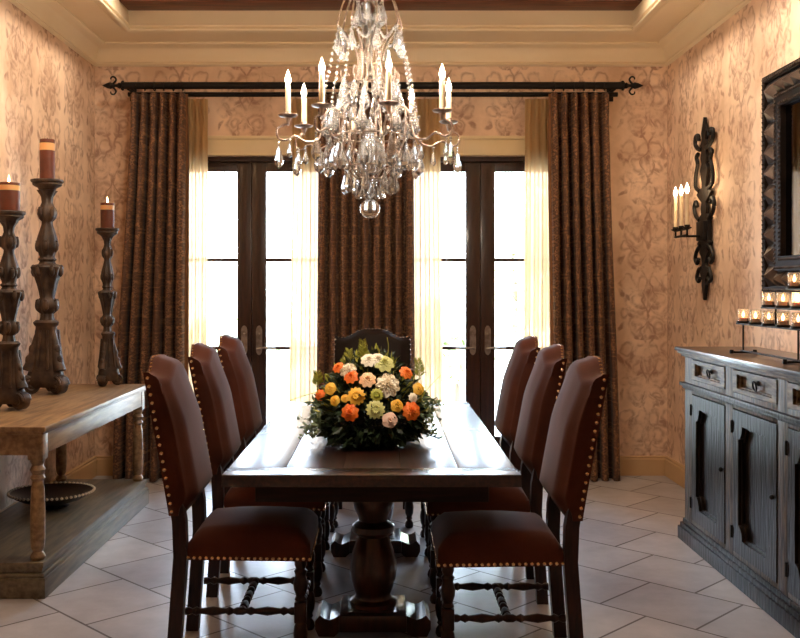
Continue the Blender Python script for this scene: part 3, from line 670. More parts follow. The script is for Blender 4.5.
    g = [[mb.bm.verts.new(seat_pt(-1+2*i/n, -1+2*j/n, 1)) for i in range(n+1)] for j in range(n+1)]
    for j in range(n):
        for i in range(n): fc = mb.bm.faces.new; fc((g[j][i], g[j][i+1], g[j+1][i+1], g[j+1][i]))
    per = [g[0][i] for i in range(n+1)]+[g[j][n] for j in range(1, n+1)]+[g[n][i] for i in range(n-1, -1, -1)]+[g[j][0] for j in range(n-1, 0, -1)]
    low = []
    for zz, sc in ((0.44, 1.012), (0.405, 1.004)):
        ring = [mb.bm.verts.new(((v.co.x-0.028)*sc+0.028, v.co.y*sc, zz)) for v in per]
        src = low[-1] if low else per
        for i in range(len(per)): j = (i+1) % len(per); fc((src[i], src[j], ring[j], ring[i]))
        low.append(ring)
    fc(low[-1])
    seat = mb.build('seat', up, t, angle=70)
    mb = MB(); P = []
    for i in range(21): P.append((x0_+(x1_-x0_)*i/20, -1)); P.append((x0_+(x1_-x0_)*i/20, 1))
    for x, s in P:
        w = hw_*(0.97+0.10*(x-x0_)/(x1_-x0_)); mb.ball((x, s*w*1.008, 0.414), 0.0075, (1, 0.75, 1), 1)
    for i in range(19): mb.ball((x1_+0.002, hw_*1.05*(-1+2*i/18), 0.414), 0.0075, (0.75, 1, 1), 1)
    mb.build('seat_nail_trim', nail, seat)
    # turned front legs
    prof_l = [(0.022, 0), (0.027, 0.012), (0.024, 0.03), (0.014, 0.045), (0.020, 0.055), (0.016, 0.065)]
    for s in (-1, 1):
        mb = MB(); c = (0.225, s*(hw_-0.018), 0)
        mb.lathe(prof_l+[(0.024, 0.085), (0.028, 0.12), (0.024, 0.15), (0.016, 0.168)], 16, c)
        mb.box(c[0]-0.023, c[0]+0.023, c[1]-0.023, c[1]+0.023, 0.165, 0.245, 0.004)
        mb.lathe([(0.016, 0.243), (0.024, 0.252), (0.018, 0.265), (0.026, 0.29), (0.028, 0.315), (0.02, 0.345), (0.026, 0.36), (0.018, 0.37), (0.024, 0.385), (0.024, 0.406)], 16, c)
        mb.build('front_leg', wood, t)
        L = 0.225-0.023-(xb-0.008+0.026); mb = MB()
        mb.lathe(turned(L, 0.017, 2), 12, (xb+0.018, s*(hw_-0.021), 0.205), M4=Matrix.Rotation(PI/2, 4, 'Y'))
        mb.build('side_stretcher', wood, t)
    L = 2*(hw_-0.03); mb = MB()
    mb.lathe(turned(L, 0.017, 3), 12, (0.0, hw_-0.03, 0.205), M4=Matrix.Rotation(PI/2, 4, 'X'))
    mb.build('cross_stretcher', wood, t)
    mb = MB()
    mb.lathe(turned(2*(hw_-0.038), 0.016, 3), 12, (0.225, hw_-0.038, 0.215), M4=Matrix.Rotation(PI/2, 4, 'X')); mb.build('front_stretcher', wood, t)
    return t
G = 'rust velvet chairs along the dining table'
ch = make_chair('rust velvet high-back chair nearest the camera on the console side', 'velvet', 'chair_wood', 'brass', G)
ch.location = (-0.545, 3.88, 0)
dup(ch, 'rust velvet high-back chair in the middle of the row on the console side', (-0.545, 4.70, 0), 0.02)
dup(ch, 'rust velvet high-back chair nearest the French doors on the console side', (-0.545, 5.50, 0), -0.02)
dup(ch, 'rust velvet high-back chair nearest the camera on the sideboard side of the table', (0.465, 3.80, 0), PI)
dup(ch, 'rust velvet high-back chair in the middle of the row on the sideboard side', (0.465, 4.60, 0), PI-0.02)
dup(ch, 'rust velvet high-back chair nearest the French doors on the sideboard side', (0.465, 5.38, 0), PI+0.02)
ec = make_chair('dark leather high-back chair with pale nail trim behind the flowers', 'dark_leather', 'chair_wood', 'silver_nail', None, True, 0.245)
ec.location = (-0.075, 6.02, 0); ec.rotation_euler = (0, 0, -PI/2)

# ------------------------------------------------------------------ flowers on the table
FX, FY = -0.056, 4.22
F_ = thing('flower_arrangement', 'low arrangement of orange, cream and yellow flowers in dark foliage on the dining table', 'flowers', (FX, FY, TZ+0.001))
MB().lathe([(0.0, 0.0), (0.10, 0.0), (0.12, 0.008), (0.16, 0.05), (0.185, 0.10), (0.19, 0.13), (0.18, 0.132), (0.15, 0.10), (0.0, 0.09)], 32).build('bowl', 'ceramic', F_)
rnd = random.Random(11)
def leafquad(mb, c, dirv, L, w, rnd):
    dirv = dirv.normalized(); side = dirv.cross(Vector((rnd.uniform(-1, 1), rnd.uniform(-1, 1), rnd.uniform(-1, 1)))).normalized()*w
    nrm = dirv.cross(side).normalized()*w*0.3
    a, m1, m2, b = c, c+dirv*L*0.45+side+nrm, c+dirv*L*0.45-side+nrm, c+dirv*L
    mid = c+dirv*L*0.5
    V = [mb.bm.verts.new(p) for p in (a, m1, b, m2, mid)]
    mb.bm.faces.new((V[0], V[1], V[4])); mb.bm.faces.new((V[1], V[2], V[4])); mb.bm.faces.new((V[2], V[3], V[4])); mb.bm.faces.new((V[3], V[0], V[4]))
mb = MB()
for i in range(2700):
    th = rnd.uniform(0, 2*PI); el = rnd.uniform(-0.45, 1.0)*PI/2; rr = rnd.uniform(0.55, 1.0)
    d_ = Vector((math.cos(th)*math.cos(el), math.sin(th)*math.cos(el), math.sin(el)))
    c = Vector((d_.x*0.222*rr, d_.y*0.235*rr, 0.115+d_.z*(0.275 if d_.z > 0 else 0.2)*rr))
    dd = d_+Vector((rnd.uniform(-0.8, 0.8), rnd.uniform(-0.8, 0.8), rnd.uniform(-0.8, 0.5)))
    if c.z < 0.03: c.z = 0.03
    L = rnd.uniform(0.03, 0.065)
    if c.z+dd.normalized().z*L < 0.01: dd.z = abs(dd.z)
    leafquad(mb, c, dd, L, rnd.uniform(0.008, 0.016), rnd)
o = mb.build('dark_foliage', 'leaf_dark', F_, smooth=False, recalc=False); o['kind'] = 'stuff'
mb = MB()
for i in range(230):     # finer yellow-green filler among the blooms
    th = rnd.uniform(PI*0.95, PI*2.05); el = rnd.uniform(0.05, 0.95)*PI/2
    d_ = Vector((math.cos(th)*math.cos(el), math.sin(th)*math.cos(el), math.sin(el)))
    c = Vector((d_.x*0.235, d_.y*0.225, 0.12+d_.z*(0.24+0.07*math.sin(5*th))))
    leafquad(mb, c, d_+Vector((rnd.uniform(-0.7, 0.7), rnd.uniform(-0.7, 0.7), rnd.uniform(0, 0.8))), rnd.uniform(0.02, 0.045), rnd.uniform(0.003, 0.007), rnd)
o = mb.build('yellow_green_foliage', 'leaf_lime', F_, smooth=False, recalc=False); o['kind'] = 'stuff'
# loose pale sprigs spilling at both sides
for s in (-1, 1):
    for k in range(17):
        mb = MB(); y0_ = rnd.uniform(-0.10, 0.08); h = rnd.uniform(0.02, 0.19)
        end = Vector((s*rnd.uniform(0.22, 0.32), y0_*1.5+rnd.uniform(-0.05, 0.05), max(0.02, h+rnd.uniform(-0.09, 0.04))))
        pts = spline([(s*0.12, y0_*0.6, 0.12), (s*0.2, y0_, h+0.03), end], 7)
        mb.tube(pts, 0.0016, 5)
        for p in pts[4:]:
            for _ in range(3):
                leafquad(mb, p, Vector((s*rnd.uniform(-0.2, 1), rnd.uniform(-1, 1), rnd.uniform(-0.15 if p.z < 0.05 else -0.7, 0.8))), rnd.uniform(0.018, 0.034), rnd.uniform(0.004, 0.008), rnd)
        mb.build('pale_sprig', 'leaf_pale', F_, smooth=False, recalc=False)
def bloom(mb, c, nrm, R, rings_=4, n=8, cup=0.7, ruffle=0.0):
    """concentric cupped petals around nrm"""
    nrm = Vector(nrm).normalized(); q = nrm.to_track_quat('Z', 'Y').to_matrix()
    for k in range(rings_):
        fr = (k+1)/rings_; r = R*fr; tilt = cup*(1-fr)*1.0
        for i in range(n):
            a = 2*PI*(i+0.5*(k % 2))/n; wd = 2.3*PI*r/n*0.36
            e = Vector((math.cos(a), math.sin(a), 0)); sd = Vector((-math.sin(a), math.cos(a), 0))
            def pt(u, v):
                rad = r*(0.15+0.85*v)
                z = R*(0.15+0.55*(1-fr))*math.sin(min(v*1.4, 1.25)) - (0.35*R*fr*v*v) + ruffle*R*math.sin(u*7+i)*v
                w = wd*math.sin(PI*(0.12+0.80*v))*1.25
                p = e*(rad*(1-0.25*tilt))+sd*(u*w)+Vector((0, 0, z-0.3*R*u*u*(1-fr)))
                return Vector(c)+q@p
            mb.grid(lambda u, v: pt(u*2-1, v), 4, 4)
    mb.ball(Vector(c)-nrm*R*0.25, R*0.42, sub=2)
FL = [('orange_ranunculus', 232, 157, 46, 'orange'), ('orange_ranunculus', 290, 190, 56, 'orange'), ('orange_ranunculus', 527, 178, 52, 'orange'), ('orange_ranunculus', 153, 277, 42, 'orange'),
      ('orange_ranunculus', 287, 337, 64, 'orange'), ('orange_ranunculus', 548, 337, 70, 'orange'), ('cream_hydrangea', 275, 165, 62, 'white_petal'), ('cream_hydrangea', 447, 225, 88, 'white_petal'),
      ('cream_rose', 432, 135, 74, 'green_petal'), ('cream_rose', 365, 122, 60, 'white_petal'), ('peach_rose', 360, 200, 62, 'peach'), ('yellow_gerbera', 313, 268, 66, 'yellow'),
      ('yellow_bud', 265, 280, 30, 'yellow'), ('yellow_bud', 222, 292, 38, 'yellow'), ('yellow_bud', 485, 310, 46, 'yellow'), ('yellow_bud', 200, 245, 46, 'yellow'), ('pale_green_aster', 395, 322, 68, 'green_petal'),
      ('blush_rose_bud', 455, 368, 56, 'pink'), ('cream_rose', 555, 282, 36, 'white_petal'), ('yellow_bud', 580, 250, 46, 'yellow'), ('pale_green_aster', 400, 262, 48, 'leaf_lime'), ('cream_rose', 405, 120, 60, 'white_petal')]
stems = []
for nm, zx, zy, dm, m_ in FL:
    x = (290+zx/4.556-372)/222; z = 0.002+(441-330-zy/4.556)/222; R = dm/4.556/222/2*1.22
    k = 1-(x/0.27)**2-max(0, (z-0.10)/0.34)**2
    y = -0.262*math.sqrt(max(0.03, k)); z -= 0.0
    nv_ = Vector((x*1.2, -0.55+0.2*(z > 0.3), (z-0.08)*1.1))
    mb = MB(); kind = nm.split('_')[-1]
    if kind == 'hydrangea': bloom(mb, (x, y, z), nv_, R, 4, 9, 0.9, 0.18)
    elif kind in ('gerbera', 'aster'): bloom(mb, (x, y, z), nv_, R, 2, 13, 0.2, 0.0)
    elif kind == 'bud': bloom(mb, (x, y, z), nv_, R, 3, 5, 1.3)
    else: bloom(mb, (x, y, z), nv_, R, 6, 8, 1.0, 0.05)
    stems.append(((x, y+0.01, z), (x*0.5, y*0.5, 0.12)))
    mb.build(nm, m_, F_, recalc=False, angle=60)
for a_, b_ in stems: MB().tube([a_, b_], 0.003, 6).build('stem', 'leaf_dark', F_)
for (zx, zy, h) in ((325, 100, 0.10), (255, 125, 0.07), (585, 170, 0.075), (135, 215, 0.06), (345, 110, 0.06)):
    x = (290+zx/4.556-372)/222; z = (441-330-zy/4.556)/222; mb = MB()
    base = Vector((x, -0.05, z-h*0.55)); tip = Vector((x+rnd.uniform(-0.03, 0.03), -0.06, z+h*0.55))
    pts = spline([base, (base+tip)/2+Vector((0.006, 0, 0)), tip], 8); mb.tube([(x*0.6, -0.02, 0.14)]+pts, 0.002, 5)
    for i, p in enumerate(pts[2:]):
        for s in (-1, 1): leafquad(mb, p, Vector((s, -0.2, 0.8)), 0.036*(1-0.5*i/len(pts)), 0.0045, rnd)
    mb.build('lime_fern', 'leaf_lime', F_, smooth=False, recalc=False)
for pts in ([(-0.15, -0.1, 0.25), (-0.25, -0.12, 0.235), (-0.36, -0.12, 0.20)], [(0.2, -0.1, 0.2), (0.26, -0.1, 0.27), (0.30, -0.1, 0.31)], [(0.06, -0.05, 0.3), (0.075, -0.05, 0.42), (0.07, -0.06, 0.47)]):
    MB().tube(spline(pts, 6), 0.0018, 5).build('twig', 'leaf_lime', F_)

# ------------------------------------------------------------------ console table on the left
CX0, CX1, CY0, CY1 = XL+0.028, -1.575, 4.46, 6.44
Cn = thing('console_table', 'long weathered wood console table with a low shelf against the left wall', 'console table', ((CX0+CX1)/2, (CY0+CY1)/2, 0))
hx, hy = (CX1-CX0)/2, (CY1-CY0)/2
MB().box(-hx, hx, -hy, hy, 0.775, 0.80, 0.007).box(-hx+0.012, hx-0.012, -hy+0.012, hy-0.012, 0.762, 0.777, 0.004).build('top', 'console_wood', Cn)
mb = MB()
mb.box(hx-0.05, hx-0.025, -hy+0.03, hy-0.03, 0.662, 0.762, 0.002).box(-hx+0.025, -hx+0.05, -hy+0.03, hy-0.03, 0.662, 0.762, 0.002)
mb.box(-hx+0.05, hx-0.05, -hy+0.03, -hy+0.055, 0.662, 0.762, 0.002).box(-hx+0.05, hx-0.05, hy-0.055, hy-0.03, 0.662, 0.762, 0.002)
mb.build('apron', 'console_wood', Cn)
cleg = [(0.030, 0.165), (0.036, 0.18), (0.030, 0.195), (0.022, 0.205), (0.030, 0.22), (0.034, 0.26), (0.034, 0.40), (0.030, 0.50), (0.024, 0.535), (0.034, 0.55), (0.026, 0.568), (0.036, 0.59), (0.024, 0.612), (0.034, 0.63), (0.034, 0.64)]
for sx_ in (-1, 1):
    for sy_ in (-1, 1):
        c = (sx_*(hx-0.058), sy_*(hy-0.068), 0); mb = MB(); mb.lathe(cleg, 20, c)
        mb.box(c[0]-0.036, c[0]+0.036, c[1]-0.036, c[1]+0.036, 0.638, 0.764, 0.003); mb.build('leg', 'console_wood', Cn)
mb = MB(); mb.box(-hx, hx, -hy, hy, 0.0, 0.095, 0.004).box(-hx+0.008, hx-0.008, -hy+0.008, hy-0.008, 0.095, 0.115, 0.006)
mb.box(-hx+0.02, hx-0.02, -hy+0.02, hy-0.02, 0.115, 0.14, 0.006).box(-hx+0.012, hx-0.012, -hy+0.012, hy-0.012, 0.138, 0.165, 0.006)
mb.build('base_shelf', 'console_dark', Cn)
# shallow bowl with a beaded rim on the shelf
Bw = thing('shallow_bowl', 'wide shallow dark bowl with pale beaded rim on the console shelf', 'bowl', (-1.945, 5.62, 0.1655))
MB().lathe([(0.0, 0.0), (0.09, 0.0), (0.10, 0.006), (0.085, 0.016), (0.10, 0.024), (0.17, 0.045), (0.225, 0.075), (0.238, 0.086), (0.232, 0.09), (0.21, 0.078), (0.12, 0.045), (0.0, 0.035)], 48).build('dish', 'bowl', Bw)
mb = MB()
for i in range(56):
    a = 2*PI*i/56; mb.ball((0.238*math.cos(a), 0.238*math.sin(a), 0.09), 0.0095, sub=1)
mb.build('beaded_rim', 'bone', Bw)
# carved candlesticks
def candlestick(label, loc, H, R, pan, rot):
    t = thing('candlestick', label, 'candlestick', loc, rot, 'carved candlesticks on the console table')
    z = lambda f: f*H
    # three scrolled feet carrying a leafy triangular base
    for k in range(3):
        a = 2*PI*k/3; e = Vector((math.cos(a), math.sin(a), 0)); sdv = Vector((-math.sin(a), math.cos(a), 0)); mb = MB()
        vr = R*0.36; vc = e*R*0.60+Vector((0, 0, vr+0.004))       # the volute: a thick rolled disc with a raised spiral on each cheek
        Mx = Matrix((e, Vector((0, 0, 1)), sdv)).transposed().to_4x4()
        mb.lathe([(vr*0.80, -R*0.20), (vr*0.97, -R*0.15), (vr, 0), (vr*0.97, R*0.15), (vr*0.80, R*0.20)], 22, vc, M4=Mx)
        for s in (-1, 1):
            mb.tube([vc+sdv*s*R*0.20+(e*math.cos(q)+Vector((0, 0, 1))*math.sin(q))*vr*(0.85-0.055*q) for q in [i*0.42 for i in range(30)]], R*0.05, 6)
        pts = spline([e*R*0.26+Vector((0, 0, z(0.31))), e*R*0.40+Vector((0, 0, z(0.24))), e*R*0.50+Vector((0, 0, z(0.17))), e*R*0.66+Vector((0, 0, z(0.11)))], 7)
        mb.tube(pts, 0.02, 12, [R*(0.10+0.14*i/len(pts)) for i in range(len(pts))])
        for f_, q in ((0.16, 0.72), (0.21, 0.58)): mb.ball(e*R*q*0.9+Vector((0, 0, z(f_))), R*0.13, (1, 1, 1.6), 2)
        mb.build('scroll_foot', 'candlestick', t)
    b = [(0.55, 0.035), (0.66, 0.06), (0.62, 0.09), (0.52, 0.14), (0.45, 0.20), (0.38, 0.27), (0.36, 0.315), (0.42, 0.325), (0.44, 0.335), (0.36, 0.345)]
    mb = MB(); mb.lathe([(r*R, z(f)) for r, f in b], 36, lobes=3, depth=0.14)
    for i in range(9):
        a = 2*PI*i/9; mb.tube([Vector((q*R*math.cos(a), q*R*math.sin(a), z(f))) for q, f in ((0.38, 0.30), (0.43, 0.24), (0.49, 0.18), (0.58, 0.12))], R*0.05, 6)
    mb.build('base', 'candlestick', t)
    st = [(0.26, 0.34), (0.22, 0.36), (0.21, 0.375), (0.33, 0.388), (0.37, 0.405), (0.37, 0.425), (0.30, 0.44), (0.24, 0.45), (0.27, 0.475), (0.33, 0.51), (0.41, 0.545), (0.49, 0.575), (0.53, 0.592), (0.47, 0.60), (0.28, 0.608),
          (0.24, 0.618), (0.30, 0.628), (0.24, 0.64), (0.27, 0.655), (0.34, 0.675), (0.37, 0.695), (0.33, 0.725), (0.24, 0.765), (0.185, 0.79), (0.18, 0.805), (0.27, 0.818), (0.32, 0.838), (0.31, 0.86), (0.22, 0.878), (0.18, 0.895), (0.20, 0.92), (0.28, 0.938), (0.34, 0.95)]
    mb = MB(); mb.lathe([(r*R, z(f)) for r, f in st], 40, lobes=6, depth=0.12)
    for f, k, q in ((0.575, 6, 0.47), (0.415, 6, 0.35), (0.69, 5, 0.33), (0.845, 4, 0.29)):   # carved acanthus tips
        for i in range(k):
            a = 2*PI*i/k+f*3; mb.ball((q*R*math.cos(a), q*R*math.sin(a), z(f)), R*0.12, (0.9, 0.9, 1.9), 2)
            mb.ball((q*R*1.06*math.cos(a), q*R*1.06*math.sin(a), z(f)+R*0.16), R*0.075, (1, 1, 1), 1)
    mb.build('stem', 'candlestick', t)
    mb = MB(); mb.lathe([(0.30*R, z(1.0)-0.062), (pan*0.62, z(1.0)-0.05), (pan*0.92, z(1.0)-0.036), (pan*0.98, z(1.0)-0.03), (pan*0.95, z(1.0)-0.022), (pan*1.08, z(1.0)-0.014), (pan*1.10, z(1.0)-0.004), (pan*1.05, z(1.0)), (pan*0.7, z(1.0)-0.001)], 36, lobes=12, depth=0.025)
    mb.build('drip_pan', 'candlestick', t)
    return t
def pillar_candle(label, loc, r, h, lit=True, glow=0.5):
    t = thing('pillar_candle', label, 'candle', loc, 0, None)
    MB().lathe([(r*0.98, 0), (r, 0.004), (r, h*0.72), (r*0.99, h*0.722)], 32).build('wax_body', 'wax', t)
    MB().lathe([(r*0.995, h*0.721), (r*1.005, h*0.722), (r*1.005, h*0.90), (r*0.99, h*0.902)], 32).build('pale_band', 'wax_pale', t)
    MB().lathe([(r*0.99, h*0.901), (r, h*0.902), (r, h*0.985), (r*0.95, h), (r*0.80, h*0.985), (r*0.3, h*0.975)], 32).build('wax_rim', 'wax', t)
    MB().tube([(0, 0, h*0.97), (0.001, 0, h*0.97+0.018)], 0.0016, 6).build('wick', 'wick', t)
    if lit:
        MB().lathe([(0.002, h+0.0), (0.006, h+0.008), (0.0065, h+0.016), (0.003, h+0.032), (0.0006, h+0.042)], 12).build('flame', 'flame', t)
        point('candle_light', (0, 0, h+0.03), glow, (1, 0.6, 0.28), 0.012, t)
    return t
CZ = 0.8005
cs = [('tall carved candlestick, tallest of the three, in the middle of the console', (-2.045, 5.83), 1.30, 0.165, 0.088),
      ('carved candlestick nearest the camera, cut by the left edge of the photo', (-1.985, 5.08), 1.05, 0.135, 0.078),
      ('slim short carved candlestick nearest the brown drape', (-1.815, 6.30), 1.035, 0.105, 0.068)]
cl = [('rust pillar candle on the tallest candlestick', 0.044, 0.245), ('thick lit rust pillar candle on the candlestick cut by the left edge', 0.056, 0.15), ('short lit rust pillar candle on the slim candlestick by the drape', 0.044, 0.165)]
for i, (lab, (x, y), H, R, pan) in enumerate(cs):
    candlestick(lab, (x, y, CZ), H, R, pan, (PI/2, -0.4, 0.3)[i]); l, r, h = cl[i]
    pillar_candle(l, (x, y, CZ+H+0.0006), r, h, i != 0, 1.2)

# ------------------------------------------------------------------ sideboard on the right
SY1, SXF = 5.52, 1.73; SY0 = 3.45
Sb = thing('sideboard', 'aged dark wood sideboard with carved doors and ring-pull drawers against the right wall', 'sideboard', (0, 0, 0))
Xb = XR-0.026
mb = MB(); mb.box(SXF+0.035, Xb, SY0, SY1, 0.1, 1.06)
ff = lambda y0, y1, z0, z1: mb.box(SXF, SXF+0.036, y0, y1, z0, z1, 0.002)
bays = [(4.865, 5.39), (4.22, 4.755), (3.58, 4.11)]
ys = [SY1, 5.39, 4.865, 4.755, 4.22, 4.11, 3.58, SY0]
for a, b in ((0, 1), (2, 3), (4, 5), (6, 7)): ff(ys[b], ys[a], 0.12, 1.062)
for a, b in bays: ff(a, b, 1.045, 1.062); ff(a, b, 0.85, 0.93); ff(a, b, 0.12, 0.145)
mb.build('carcass', 'side_frame', Sb)
MB().box(SXF-0.045, Xb, SY0-0.04, SY1+0.05, 1.083, 1.105, 0.005).build('top', 'side_top', Sb)
mb = MB(); mb.box(SXF-0.032, Xb, SY0-0.03, SY1+0.036, 1.068, 1.084, 0.004).box(SXF-0.018, Xb, SY0-0.018, SY1+0.02, 1.052, 1.070, 0.005); mb.build('cornice', 'side_lit', Sb)
mb = MB(); mb.box(SXF-0.025, Xb, SY0-0.025, SY1+0.028, 0.885, 0.905, 0.005).box(SXF-0.012, Xb, SY0-0.012, SY1+0.014, 0.868, 0.886, 0.005); mb.build('waist_moulding', 'side_wood', Sb)
mb = MB(); mb.box(SXF-0.03, Xb, SY0-0.03, SY1+0.04, 0, 0.075, 0.004).box(SXF-0.02, Xb, SY0-0.02, SY1+0.03, 0.074, 0.098, 0.006).box(SXF-0.008, Xb, SY0-0.01, SY1+0.016, 0.097, 0.122, 0.006); mb.build('plinth', 'side_wood', Sb)
def face(p, q, h): return (SXF+h, p, q)
def carved_loop(a, b, c, d_, m_, cr, n=10):
    """rectangle with a scalloped bracket in each corner, and its matching outer rectangle"""
    outer, inner = [], []
    for (ox, oz, sx_, sz_) in ((a, c, 1, 1), (b, c, -1, 1), (b, d_, -1, -1), (a, d_, 1, -1)):
        loc = []
        for i in range(n+1):
            th = PI/2*i/n
            # convex quarter round standing into the panel, with a small step on each side
            u = m_+cr*math.cos(th); v = m_+cr*math.sin(th)*1.35
            loc.append((ox+sx_*u, oz+sz_*v))
        loc = [(ox+sx_*(m_+cr+0.018), oz+sz_*m_)]+loc+[(ox+sx_*m_, oz+sz_*(m_+cr*1.35+0.018))]
        oloc = []
        for i in range(n+3):
            t_ = i/(n+2)
            oloc.append((ox+sx_*(m_+cr)*max(0, 1-2*t_), oz+sz_*(m_+cr*1.3)*max(0, 2*t_-1)))
        if sx_*sz_ > 0: loc.reverse(); oloc.reverse()
        inner += loc; outer += oloc
    return outer, inner
for bi, (a, b) in enumerate(bays):
    dr = MB(); g_ = 0.003
    rect = lambda y0, y1, z0, z1: [(y0, z0), (y1, z0), (y1, z1), (y0, z1)]
    dr.ringplate(rect(a+g_, b-g_, 0.933, 1.042), rect(a+0.055, b-0.055, 0.955, 1.022), 0.034, -0.004, face)
    dr.ringplate(rect(a+0.055, b-0.055, 0.955, 1.022), rect(a+0.07, b-0.07, 0.962, 1.015), 0.034, 0.010, face)
    D_ = dr.build('drawer', 'side_lit', Sb, smooth=False)
    MB().box(SXF+0.022, SXF+0.030, a+0.05, b-0.05, 0.95, 1.03).build('drawer_panel', 'side_lit', D_, smooth=False)
    cy = (a+b)/2; mb = MB()
    mb.lathe([(0.012, 0), (0.013, 0.004), (0.006, 0.012), (0.008, 0.018)], 16, (SXF+0.022, cy, 0.998), M4=Matrix.Rotation(-PI/2, 4, 'Y'))
    mb.tube([(SXF+0.002-0.004*math.sin(q), cy+0.020*math.cos(q), 0.985+0.022*math.sin(q)) for q in [2*PI*k/20 for k in range(20)]], 0.0042, 8, closed=True)
    mb.build('ring_pull', 'iron', D_)
    g_ = 0.004
    outer, inner = carved_loop(a+g_, b-g_, 0.148, 0.846, 0.072, 0.05)
    dr = MB(); dr.ringplate(outer, inner, 0.034, -0.004, face)
    D_ = dr.build('cupboard_door', 'side_wood', Sb, angle=30)
    MB().box(SXF+0.026, SXF+0.034, a+0.05, b-0.05, 0.19, 0.80).build('door_panel', 'side_wood', D_, smooth=False)
    # inner raised moulding around the panel
    o2, i2 = carved_loop(a+0.016, b-0.016, 0.160, 0.834, 0.072, 0.05)
    MB().ringplate([(p, q) for p, q in inner], i2, 0.033, 0.012, face).build('panel_moulding', 'side_wood', D_, angle=30)
    for zz in (0.24, 0.76):
        MB().tube([(SXF-0.006, b+0.004, zz-0.03), (SXF-0.006, b+0.004, zz+0.03)], 0.007, 10).box(SXF-0.006, SXF, b-0.014, b+0.02, zz-0.024, zz+0.024).build('hinge', 'iron', D_)
    MB().ball((SXF-0.014, a+0.03, 0.52), 0.012).tube([(SXF+0.0, a+0.03, 0.52), (SXF-0.012, a+0.03, 0.52)], 0.006).build('door_knob', 'iron', D_)

# votive stand: three stepped tiers of glass votives
STX, STZ = 1.86, 1.1055; SP = 0.165
st_y = 4.97
tiers = [(1.264, 0, 9), (1.354, 2, 5), (1.444, 3.75, 2)]
VS = thing('votive_stand', 'dark iron stepped candle stand on the sideboard holding glass votives', 'candle stand', (STX, st_y, STZ))
yend = -SP*8
mb = MB()
mb.tube([(0, 0.03, 0.014), (0, yend-0.03, 0.014)], 0.005, 8)
for yy in (0, yend/2, yend):
    mb.tube([(-0.07, yy, 0.007), (0.07, yy, 0.007)], 0.006, 8).tube([(-0.06, yy, 0.0), (-0.06, yy, 0.02)], 0.010, 10).tube([(0.06, yy, 0.0), (0.06, yy, 0.02)], 0.010, 10)
mb.build('base_rail', 'iron', VS)
for ti, (zz, i0, n) in enumerate(tiers):
    h = zz-STZ; mb = MB(); ya, yb = -SP*i0, -SP*(i0+n-1)
    mb.box(-0.024, 0.024, yb-0.042, ya+0.042, h-0.008, h-0.001, 0.002)
    for k in range(n): mb.lathe([(0.030, h-0.002), (0.033, h), (0.033, h+0.010), (0.030, h+0.010), (0.029, h+0.0005)], 20, (0, ya-SP*k, 0))
    mb.build('tier', 'iron', VS)
    prev = 0.012 if ti == 0 else tiers[ti-1][0]-STZ
    for yy in (ya, (ya+yb)/2, yb): MB().tube([(0, yy-SP*0.5*(ti > 0), prev-0.004), (0, yy-SP*0.5*(ti > 0), h-0.004)], 0.005, 8).build('upright', 'iron', VS)
proto = None
ordw = ['first', 'second', 'third', 'fourth', 'fifth', 'sixth', 'seventh', 'eighth', 'ninth']
tname = ['lowest', 'middle', 'top']
for ti, (zz, i0, n) in enumerate(tiers):
    for k in range(n):
        loc = (STX, st_y-SP*(i0+k), zz+0.0015)
        lab = 'lit glass votive, %s from the far end of the %s iron tier' % (ordw[k], tname[ti])
        if proto is None:
            proto = thing('votive_candle', lab, 'candle', loc, 0, 'glass votives on the iron stand')
            MB().lathe([(0.022, 0.0), (0.026, 0.002), (0.028, 0.07), (0.0262, 0.07), (0.0245, 0.006), (0.012, 0.005)], 24).build('glass_cup', 'votive_glass', proto)
            MB().lathe([(0.02, 0.007), (0.0235, 0.008), (0.0238, 0.026), (0.018, 0.027), (0.004, 0.026)], 20).build('wax', 'wax_pale', proto)
            MB().lathe([(0.002, 0.028), (0.0075, 0.036), (0.007, 0.044), (0.003, 0.056), (0.0006, 0.062)], 10).build('flame', 'flame', proto)
        else: dup(proto, lab, loc)
for yy in (0.0, -0.66, -1.2): point('votive_light', (0, yy, 0.30), 1.6, (1, 0.6, 0.28), 0.03, VS)

# ------------------------------------------------------------------ mirror on the right wall
Mi = thing('wall_mirror', 'large mirror in a dark frame with pyramid studs on the right wall above the sideboard', 'mirror', (XR, 4.65, 2.02))
myh, mzh = 0.755, 0.605; fw, fh = 0.25, 0.20
fm = lambda p, q, h: (-h, p, q)
R4 = lambda y, z: [(-y, -z), (y, -z), (y, z), (-y, z)]
mb = MB(); mb.ringplate(R4(myh, mzh), R4(myh-fw, mzh-fh), 0.002, 0.035, fm)
mb.ringplate(R4(myh, mzh), R4(myh-0.035, mzh-0.035), 0.035, 0.055, fm); mb.ringplate(R4(myh-fw+0.085, mzh-fh+0.075), R4(myh-fw, mzh-fh), 0.035, 0.055, fm)
mb.build('frame', 'mirror_frame', Mi, smooth=False)
mb = MB()
def studs(p0, p1, n, wid, horiz):
    for i in range(n):
        a = p0+(p1-p0)*i/n; b = p0+(p1-p0)*(i+1)/n; c = (a+b)/2
        if horiz: base = [(a, wid[0]), (b, wid[0]), (b, wid[1]), (a, wid[1])]; ap = (c, (wid[0]+wid[1])/2)
        else: base = [(wid[0], a), (wid[1], a), (wid[1], b), (wid[0], b)]; ap = ((wid[0]+wid[1])/2, c)
        V = [mb.bm.verts.new(fm(p, q, 0.0352)) for p, q in base]; t_ = mb.bm.verts.new(fm(ap[0], ap[1], 0.085))
        for k in range(4): mb.bm.faces.new((V[k], V[(k+1) % 4], t_))
